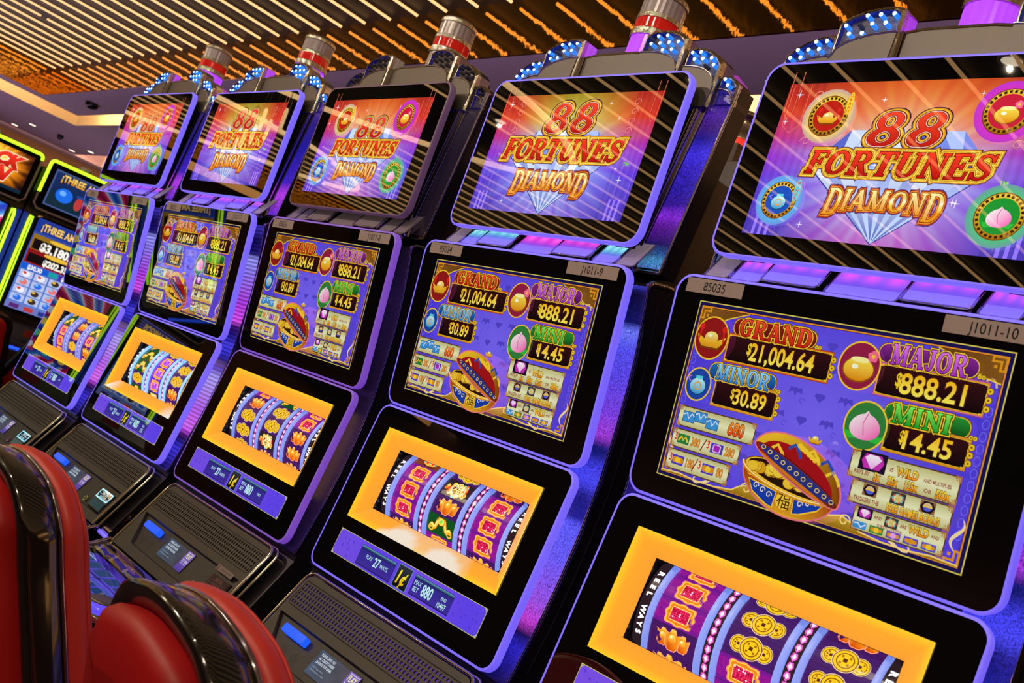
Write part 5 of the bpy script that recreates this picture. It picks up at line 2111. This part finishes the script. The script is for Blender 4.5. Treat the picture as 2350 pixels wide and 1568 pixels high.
def fan_main():
    A = Art(BMAIN.P)
    w, h = .232, BMAIN.len
    A.grid(-w, 0, w, h, 40, 60, lambda x, v: ramp([(0, rgb(30, 60, 190)), (.35, rgb(90, 170, 245)), (.5, rgb(245, 240, 250)), (.65, rgb(235, 60, 130)), (1, rgb(150, 10, 70))], .5 + .5 * math.sin(math.atan2(v - .3, x + .3) * 14 + v * 3)))
    A.up()
    for i in range(3):
        for j in range(4):
            x, v = -.15 + .15 * i, .08 + .10 * j
            A.rr(x - .06, v - .042, x + .06, v + .042, .012, [rgb(60, 40, 120), rgb(40, 110, 220), rgb(190, 60, 120)][(i + j) % 3]); A.up()
            A.ell(x, v, .034, .028, [rgb(250, 220, 90), rgb(240, 240, 250), rgb(90, 220, 160)][(i * 2 + j) % 3], 14); A.up()
    return A


def side_machine(y, label, group, top, main, lampon):
    R = empty('video_slot_machine', (-6.7, y, 0), math.pi / 2)
    tag(R, label, 'slot machine', group)

    def body():
        m = MB()
        prof = [(.04, 2.18), (.06, 1.86), (.04, 1.04), (-.10, .90), (-.30, .82), (-.30, .74), (-.08, .66), (-.06, 0), (.50, 0), (.50, 2.18)]
        m.loops([[(sx, a, b) for a, b in prof] for sx in (-.345, .345)], M_CAB)
        return m
    part('cabinet', 'side_cabinet', body, R)
    b = part('top_monitor', 'side_top', bezel(BTOP, .318, -.012, BTOP.len + .012, .028, back=.055), R)
    art_part('top_display', 'side_' + top.__name__, top, M_DISPLAY, b)

    def neon_top():
        m = MB()
        hw, h = .318, BTOP.len + .012
        P = [(-hw, .11), (-hw, h - .03)] + [(-hw + .03 - .03 * math.cos(t), h - .03 + .03 * math.sin(t)) for t in (.4, .8, 1.2)] + [(-hw + .03, h), (hw - .03, h)] + [(hw - .03 + .03 * math.sin(t), h - .03 + .03 * math.cos(t)) for t in (.4, .8, 1.2)] + [(hw, h - .04)]
        m.tube([BTOP.P(x, v, -.004) for x, v in P], .0135, NEON, 8)
        return m
    part('neon_tube', 'side_neon_top', neon_top, b)

    def dim_trim():
        m = MB()
        hw, h = .318, BTOP.len + .012
        m.tube([BTOP.P(x, v, -.004) for x, v in ((-hw, .10), (-hw, .02), (-hw + .03, -.012), (hw - .03, -.012), (hw, .02), (hw, h - .05))], .009, NEON_DIM, 8)
        return m
    part('bezel_trim', 'side_trim', dim_trim, b)
    b = part('main_monitor', 'side_main', bezel(BMAIN, .252, -.02, BMAIN.len + .02, .02, back=.03), R)
    art_part('game_display', 'side_' + main.__name__, main, M_DISPLAY, b)
    for s in (-1, 1):
        def neon(s=s):
            m = MB()
            m.tube([(s * .290, .045, 1.80), (s * .297, .030, 1.76), (s * .297, .0, 1.12), (s * .290, -.005, 1.08)], .011, NEON, 8)
            return m
        part('neon_tube', 'side_neon_%d' % s, neon, R)

        def neon2(s=s):
            m = MB()
            m.tube([(s * .272, .040, 1.80), (s * .272, .0, 1.10)], .0055, NEON, 8)
            return m
        part('neon_tube', 'side_neon_b%d' % s, neon2, R)

        def colm(s=s):
            m = MB()
            m.loops([[(s * a, yy + (0 if k else 0), 1.09 + .72 * k) for a, yy in ((.310, .045 - .03 * (1 - k)), (.344, .045 - .03 * (1 - k)), (.344, .10), (.310, .10))] for k in (0, 1)], BLUE_COL)
            return m
        part('light_column', 'side_col_%d' % s, colm, R)

    def deck():
        m = MB()
        m.box((-.24, -.27, .845), (.24, -.14, .88), M_GREY2)
        m.box((-.20, -.285, .83), (.20, -.27, .85), M_STRIPBLUE)
        m.box((-.05, -.11, .93), (.10, -.095, .985), pmat('dull_red_sign', (.25, .02, .02), .4))
        return m
    part('button_deck', 'side_deck', deck, R)
    if lampon:
        L = part('signal_lamp', 'side_lamp', lambda: _side_lamp(), R)
        part('red_lens', 'side_lamp_red', lambda: _side_lamp_red(), L)
    return R


def _side_lamp():
    m = MB()
    m.lathe([(.055, 0), (.055, .03), (.042, .034), (.042, .085), (.046, .086), (.046, .13), (.040, .135)], (0, .22, 2.18), M_WHITE_LENS, 16)
    return m


def _side_lamp_red():
    m = MB()
    m.lathe([(.044, .036), (.044, .083)], (0, .22, 2.18), M_RED_LENS, 16)
    return m


BY = CY + 2.564
side_machine(BY, 'green-trimmed slot machine with a dark blue title screen, beside the row of reel machines', None, amigos_top, amigos_main, True)
side_machine(BY - .704, 'green-trimmed slot machine with a golden burst and red slanted letters, at the left edge', None, burst_top, fan_main, True)
for k in range(4):
    side_machine(BY - .704 * (k + 2), 'green-trimmed slot machine further along the side bank, mirrored in the reel machines', 'side bank machines seen in reflections', [burst_top, amigos_top][k % 2], [fan_main, amigos_main][k % 2], False)


# ------------------------------------------------------------------ the backs of the machines behind the row
def back_machine(x, y, label, lit):
    R = empty('slot_machine_back', (x, y, 0))
    tag(R, label, 'slot machine', 'backs of the machines behind the row')

    def body():
        m = MB()
        m.box((-.30, 0, 0), (.30, .34, 2.335), M_CABW)
        m.box((-.285, -.006, .25), (.285, 0, 2.20), M_CAB)
        return m
    bevel(part('cabinet', 'back_cabinet', body, R), .004)

    def vent():
        m = MB()
        m.box((-.01, .015, 2.336), (.10, .075, 2.395), pmat('brown_vent_box', (.06, .035, .03), .4))
        for k in range(3):
            m.box((.0, .013, 2.349 + .014 * k), (.065, .016, 2.356 + .014 * k), M_HOLE)
        return m
    part('vent_box', 'back_vent', vent, R)

    def lamp():
        m = MB()
        m.lathe([(.085, 0), (.075, .03), (.055, .04), (.05, .05)], (-.03, .16, 2.336), M_HAMMER, 20)
        m.lathe([(.050, .128), (.050, .150), (.040, .152), (.038, .20), (.042, .202), (.042, .215), (.03, .222)], (-.03, .16, 2.336), M_HAMMER, 20)
        return m
    L = part('signal_lamp', 'back_lamp', lamp, R)

    def lens():
        m = MB()
        m.lathe([(.045, .05), (.045, .128)], (-.03, .16, 2.336), M_RED_LIT, 20)
        return m
    part('red_lens', 'back_lens', lens, L)

    def tube():
        m = MB()
        m.tube([(-.22, -.02, 1.72), (-.22, -.02, 2.12)], .016, pmat('cold_white_tube', (.6, .7, .9), .2, emit=rgb(190, 190, 255), es=1.3), 8)
        return m
    part('light_tube', 'back_tube', tube, R)
    for k in range(9):
        d = part('lamp_bulb', 'back_led', lambda: _back_led(), R)
        d.location = (-.275, -.012, 1.74 + .042 * k)
    return R


def _back_led():
    m = MB()
    m.lathe([(.010, 0), (.010, -.008), (.004, -.012)], (0, 0, 0), pmat('cyan_led', (.3, .7, .8), .2, emit=rgb(120, 235, 255), es=2.0), 10, axis='y')
    return m


back_machine(-.30, .72, 'brown back of a machine with a red lit lamp, between the two rightmost reel machines', True)
back_machine(-1.08, .72, 'machine back with a string of cyan lamps, behind the gap beside tag 85034', True)


# ------------------------------------------------------------------ chairs
M_VINYL = pmat('red_vinyl', rgb(222, 60, 54), .42, bump=(380, .10, .001), spec=.5)
M_VINYL_D = pmat('dark_red_vinyl', rgb(188, 20, 24), .45, bump=(380, .10, .001))
M_RIM = pmat('polished_black_rim', (.012, .010, .010), .10, ior=1.9)
M_EDGE = pmat('dark_chrome_edge', (.45, .38, .42), .12, 1.0)
def half_back(wt=.173, rc=.127, wide=.291, h=.551):
    """half outline of the chair back, top to bottom"""
    H = [(0, h), (wt - rc, h - .004)]
    for a in (30, 60, 90):
        t = math.radians(a)
        H.append((wt - rc + rc * math.sin(t), h - rc + rc * math.cos(t) - .004))
    for k in range(1, 5):
        z = (h - rc) * (1 - k / 5)
        H.append((wt + wide * (h - rc - z) * (1 if k < 4 else .9), z))
    return H + [(wt * .8, 0.0), (0, -.012)]


HALF = half_back()


def catmull(P, n=4):
    out = []
    for i in range(len(P) - 1):
        p0, p1, p2, p3 = P[max(i - 1, 0)], P[i], P[i + 1], P[min(i + 2, len(P) - 1)]
        for k in range(n):
            t = k / n
            out.append(tuple(.5 * ((2 * b) + (-a + c) * t + (2 * a - 5 * b + 4 * c - d) * t * t + (-a + 3 * b - 3 * c + d) * t ** 3) for a, b, c, d in zip(p0, p1, p2, p3)))
    return out


_R = catmull(HALF, 4) + [HALF[-1]]
OUTLINE = _R + [(-x, z) for x, z in _R[::-1] if x > 1e-4]
RECLINE = math.tan(math.radians(19))


def chair_loop(inset, d, sy=1.0):
    n = len(OUTLINE)
    out = []
    for i in range(n):
        a, b = OUTLINE[i - 1], OUTLINE[(i + 1) % n]
        tx, tz = b[0] - a[0], b[1] - a[1]
        L = math.hypot(tx, tz) or 1
        x, z = OUTLINE[i][0] - inset * (-tz / L) * -1 * -1, OUTLINE[i][1] - inset * (tx / L)
        x = OUTLINE[i][0] + inset * (tz / L)
        z = OUTLINE[i][1] - inset * (tx / L)
        out.append((x, d - RECLINE * (z - .30), z))
    return out


def lift(loop, z0=.56, y0=-.24):
    return [(x, y + y0, z + z0) for x, y, z in loop]


def chair(label, loc, rz, group=None):
    R = empty('casino_chair', (loc[0], loc[1], 0), rz)
    tag(R, label, 'chair', group)

    def rim():
        m = MB()
        m.loops([lift(chair_loop(i, d)) for i, d in ((.040, -.020), (.030, -.034), (.022, -.040), (.010, -.042), (.003, -.038), (0, -.028), (0, .000), (.001, .014), (.006, .022))], M_RIM, cap0=False, cap1=False, smooth=True)
        return m

    def edge():
        m = MB()
        m.tube(lift(chair_loop(.002, .021)), .0042, M_EDGE, 8, closed=True)
        return m

    def rear():
        m = MB()
        m.loops([lift(chair_loop(i, d)) for i, d in ((.030, -.025), (.030, -.050), (.036, -.064), (.055, -.076), (.10, -.084))], M_VINYL_D, cap0=False, cap1=True, smooth=True)
        return m

    def pad():
        m = MB()
        m.loops([lift(chair_loop(i, d)) for i, d in ((.012, .018), (.0, .026), (-.007, .034), (-.008, .046), (-.002, .060), (.016, .073), (.05, .083), (.09, .087))], M_VINYL, cap0=False, cap1=True, smooth=True)
        m.tube(lift(chair_loop(-.003, .059)), .0022, M_VINYL, 6, closed=True)
        return m

    def seat():
        m = MB()
        L = []
        for k, (s, z) in enumerate(((.90, .520), (1.0, .535), (1.0, .585), (.96, .610), (.85, .620))):
            L.append([(x * s, .03 + y * s, z) for x, y in rrect(-.235, -.22, .235, .24, .10, 6)])
        m.loops(L, M_VINYL, smooth=True)
        return m

    def base():
        m = MB()
        m.lathe([(.24, 0), (.24, .012), (.05, .03), (.035, .05), (.035, .50), (.10, .52)], (0, .03, 0), M_CHROME, 28)
        m.box((-.04, -.24, .49), (.04, .0, .52), M_BLACK)
        m.box((-.04, -.235, .49), (.04, -.20, .62), M_BLACK)
        return m
    b = part('backrest', 'chair_rim', rim, R)
    part('chrome_edge', 'chair_edge', edge, b)
    part('rear_panel', 'chair_rear', rear, b)
    part('back_cushion', 'chair_pad', pad, b)
    part('seat', 'chair_seat', seat, R)
    part('pedestal', 'chair_base', base, R)
    return R


chair('red padded chair at the left edge, its back to the viewer', (-.047, -.495), .086)
chair('red padded chair at the bottom, nearest the viewer', (.660, -.482), -.02)


def far_chair(label, loc, rz):
    R = empty('casino_chair', (loc[0], loc[1], 0), rz)
    tag(R, label, 'chair')

    def back():
        m = MB()
        m.loops([lift(chair_loop(i, d)) for i, d in ((.035, -.02), (0, -.02), (0, .05), (.03, .08))], M_BLACK, cap0=False, smooth=True)
        return m

    def panel():
        m = MB()
        m.loops([lift(chair_loop(i, d)) for i, d in ((.033, .0), (.036, -.024), (.06, -.03))], M_VINYL_D, cap0=False, smooth=True)
        return m
    b = part('backrest', 'far_chair_back', back, R)
    part('rear_panel', 'far_chair_panel', panel, b)
    link('seat', MESH['chair_seat'], R)
    link('pedestal', MESH['chair_base'], R)
    return R


far_chair('red chair with a black border, before the machine with the dark blue title screen', (-5.75, 1.02), math.pi / 2)
far_chair('red chair at the left edge, before the golden burst machine', (-5.55, .48), math.pi / 2)


# ------------------------------------------------------------------ the hall
M_SOFFIT = pmat('lilac_ceiling_paint', rgb(176, 150, 178), .7)
M_DARKCEIL = pmat('black_ceiling', (.006, .005, .005), .5)
M_BRONZE = pmat('polished_bronze_sheet', (.80, .40, .07), .05, 1.0, bump=(13, .045, .05, (1, 1, .6)))
M_STRIP = pmat('warm_linear_lamp', (.6, .5, .4), .4, emit=(1.35, .74, .28), es=1.0)
M_COVE = pmat('warm_cove_lamp', (.6, .5, .4), .4, emit=(1.0, .66, .26), es=58.0)
M_WOOD = pmat('brown_wood_wall', rgb(120, 72, 40), .5, bump=(3, .2, .02, (1, 1, 12)))
M_CARPET = pmat('patterned_carpet', (.05, .012, .02), .95, bump=(140, .4, .004))
M_WALL = pmat('dark_plum_wall', (.05, .03, .045), .7)
M_DOWN = pmat('downlight_lens', (.8, .8, .7), .3, emit=(1.0, .86, .62), es=3.0)


def slab(name, a, b, mat):
    m = MB()
    m.box(a, b, mat)
    o = link(name, m.mesh(name))
    o['kind'] = 'structure'
    return o


XR, YF, YB, XL = 9.0, -11.0, 9.0, CX - 20.4
y1, y2 = CY + 4.19, CY + 4.49          # cove gap along the back
x1, x2 = CX - 15.36, CX - 16.33        # cove gap along the left
FX = CX - 15.0
slab('floor', (XL - .2, YF - .2, -.1), (XR + .2, YB + .2, 0), M_CARPET)
slab('ceiling', (FX, YF, CEIL_Z), (XR, FASCIA_Y, CEIL_Z + .1), M_DARKCEIL)
# lowered lilac ring round the lamp field
slab('ceiling', (x1, FASCIA_Y + .012, SOFFIT_Z), (XR, y1, SOFFIT_Z + .02), M_SOFFIT)
slab('ceiling', (x1, YF, SOFFIT_Z), (FX - .012, FASCIA_Y + .012, SOFFIT_Z + .02), M_SOFFIT)
# beyond the cove
slab('ceiling', (XL, y2, SOFFIT_Z), (XR, 4.20, SOFFIT_Z + .03), M_SOFFIT)
slab('ceiling', (XL, 4.75, SOFFIT_Z), (XR, YB, SOFFIT_Z + .5), M_SOFFIT)
slab('ceiling', (XL, 4.20, SOFFIT_Z), (-18.1, 4.75, SOFFIT_Z + .5), M_SOFFIT)
slab('ceiling', (XL, y2, SOFFIT_Z + .46), (XR, 4.75, SOFFIT_Z + .5), M_SOFFIT)
slab('ceiling', (XL, YF, SOFFIT_Z), (x2, y2, SOFFIT_Z + .5), M_SOFFIT)
slab('ceiling', (x2, FASCIA_Y + .1, SOFFIT_Z + .46), (XR, y2, SOFFIT_Z + .5), M_SOFFIT)
slab('ceiling', (x2, YF, SOFFIT_Z + .46), (FX - .1, y2, SOFFIT_Z + .5), M_SOFFIT)
slab('trim_1', (FX, FASCIA_Y, SOFFIT_Z), (XR, FASCIA_Y + .012, CEIL_Z), M_BRONZE)
slab('trim_2', (FX - .012, YF, SOFFIT_Z), (FX, FASCIA_Y, CEIL_Z), M_BRONZE)
M_CREAM = pmat('cream_cove_paint', rgb(240, 222, 186), .6)
slab('trim_3', (x2, y2 - .012, SOFFIT_Z), (XR, y2, SOFFIT_Z + .46), M_CREAM)
slab('trim_4', (x2, YF, SOFFIT_Z), (x2 + .012, y2 - .012, SOFFIT_Z + .46), M_CREAM)
slab('trim_5', (-18.1, 4.738, SOFFIT_Z), (XR, 4.75, SOFFIT_Z + .46), M_CREAM)
slab('wall_left', (XL - .2, YF, 0), (XL, YB, SOFFIT_Z), M_WOOD)
slab('wall_back', (XL, YB, 0), (XR, YB + .2, SOFFIT_Z), M_WALL)
slab('wall_right', (XR, YF, 0), (XR + .2, YB, CEIL_Z), M_WALL)
slab('wall_front', (XL, YF - .2, 0), (XR, YF, CEIL_Z), M_WALL)
for a, b in (((x1 + .06, y1 - .10, SOFFIT_Z + .03), (XR, y1 - .06, SOFFIT_Z + .06)), ((x1 + .06, YF, SOFFIT_Z + .03), (x1 + .10, y1 - .1, SOFFIT_Z + .06)), ((-18.0, 4.08, SOFFIT_Z + .05), (XR, 4.12, SOFFIT_Z + .08))):
    m = MB()
    m.box(a, b, M_COVE)
    o = link('cove_lamp', m.mesh('cove_lamp'))
    tag(o, 'warm cove lamp along the ' + ('farthest' if b[1] > 4 else 'back' if b[0] == XR else 'left') + ' ceiling recess', 'lamp')
# linear lamps under the dark ceiling
x = CX - 14.81
k = 0
strip = None
while x < XR - .3:
    if k == 7:
        for ya, yb in ((YF + .4, CY + 2.63), (CY + 2.70, FASCIA_Y - .04)):
            m = MB()
            m.tube([(x, ya, CEIL_Z - .03), (x, yb, CEIL_Z - .03)], .011, M_STRIP, 8)
            o = link('ceiling_strip_lamp', m.mesh('ceiling_strip_lamp'))
            tag(o, 'warm linear ceiling lamp ' + ('short end piece past the break' if yb > CY + 3 else 'broken short of the bronze edge'), 'lamp', 'linear lamps on the dark ceiling')
    else:
        if strip is None:
            m = MB()
            m.tube([(0, YF + .4, CEIL_Z - .03), (0, FASCIA_Y - .04, CEIL_Z - .03)], .011, M_STRIP, 8)
            strip = m.mesh('ceiling_strip_lamp')
            m = MB()
            m.tube([(0, -2.6, CEIL_Z - .03), (0, FASCIA_Y - .04, CEIL_Z - .03)], .011, M_STRIP, 8)
            short = m.mesh('ceiling_strip_lamp')
            m = MB()
            m.tube([(0, YF + .4, CEIL_Z - .03), (0, -4.9, CEIL_Z - .03)], .011, M_STRIP, 8)
            rear = m.mesh('ceiling_strip_lamp')
        o = link('ceiling_strip_lamp', short if -11.5 < x < -6.3 else strip)
        o.location.x = x
        tag(o, 'warm linear lamp running unbroken across the dark ceiling', 'lamp', 'linear lamps on the dark ceiling')
        if -11.5 < x < -6.3:
            o = link('ceiling_strip_lamp', rear)
            o.location.x = x
            tag(o, 'warm linear ceiling lamp behind the ring chandeliers, mirrored low in the upper screens', 'lamp', 'linear lamps behind the chandeliers')
    x += .351
    k += 1
# downlights and sensors in the lilac ceiling
for x, y in ((-17.7, 3.04), (-16.68, 3.05), (-17.61, 4.02), (-16.67, 4.04)):
    R = empty('downlight', (x, y, SOFFIT_Z))
    pos = ('left' if x < -17 else 'right') + ' of the ' + ('nearer' if y < 3.5 else 'farther') + ' pair'
    tag(R, 'small round downlight in the lilac ceiling, ' + pos, 'lamp', 'downlights in the lilac ceiling')

    def ring():
        m = MB()
        m.lathe([(.075, 0), (.075, -.006), (.055, -.008), (.055, -.002)], (0, 0, 0), M_WHITE_LENS, 20)
        return m

    def lens():
        m = MB()
        m.lathe([(.054, -.001), (.054, -.007), (.03, -.010)], (0, 0, 0), M_DOWN, 20)
        return m
    part('ring', 'downlight_ring', ring, R)
    part('lens', 'downlight_lens', lens, R)
for (x, y, r), s in (((-12.16, 2.5, .085), 'black dome sensor on the lilac ceiling near the corner'), ((-16.35, 3.42, .05), 'small dark sensor on the lilac ceiling past the recess')):
    m = MB()
    m.lathe([(r, 0), (r, -.03), (r * .8, -.06), (r * .4, -.08), (.005, -.085)], (0, 0, 0), M_BLACK, 20)
    o = link('ceiling_sensor', m.mesh('ceiling_sensor'))
    o.location = (x, y, SOFFIT_Z)
    tag(o, s, 'sensor')

# fittings seen mirrored in the screens: ring chandeliers, pendants; recessed spots added as fill
M_RING = pmat('ring_lamp', (.8, .7, .5), .3, emit=(1.0, .62, .26), es=2.6)
for (x, y), s in (((-4.8, -2.4), 'ring chandelier nearer the row, its curve mirrored in the screen of machine 85034'), ((-8.9, -3.2), 'ring chandelier farther off, its curves mirrored in the screen of machine 85032')):
    R = empty('ring_chandelier', (x, y, 0))
    tag(R, s, 'lamp')

    def ring():
        m = MB()
        m.tube([(1.35 * math.cos(t), 1.35 * math.sin(t), 3.4 + .06 * math.sin(2 * t)) for t in [2 * math.pi * i / 72 for i in range(72)]], .022, M_RING, 8, closed=True)
        return m

    def rods():
        m = MB()
        for i in range(3):
            t = 2 * math.pi * i / 3
            m.tube([(1.35 * math.cos(t), 1.35 * math.sin(t), 3.42), (1.35 * math.cos(t), 1.35 * math.sin(t), CEIL_Z)], .004, M_CHROME, 6)
        return m
    part('light_ring', 'chandelier_ring', ring, R)
    part('hanger', 'chandelier_rods', rods, R)
for i in range(7):
    R = empty('pendant_lamp', (-5.6 - .42 * i + .3 * jit(i), -1.75 - .19 * i - .5 * jit(i + 4), 0))
    tag(R, 'slim glowing pendant lamp mirrored in the upper screens of the far machines', 'lamp', 'pendant lamps seen in reflections')

    def stick():
        m = MB()
        m.lathe([(.014, 2.98), (.014, 3.14), (.008, 3.16)], (0, 0, 0), M_RING, 12)
        return m

    def cord():
        m = MB()
        m.tube([(0, 0, 3.17), (0, 0, CEIL_Z)], .003, M_BLACK, 6)
        return m
    part('glass_shade', 'pendant_stick', stick, R)
    part('cord', 'pendant_cord', cord, R)
for x, y in FILL_DOWNLIGHTS:
    R = empty('fill_downlight', (x, y, CEIL_Z - .002))
    tag(R, 'recessed downlight added as fill in the dark ceiling, seen as a dot in the glass', 'lamp', 'added fill downlights in the dark ceiling')
    part('ring', 'downlight_ring', None, R)
    part('lens', 'downlight_lens', None, R)
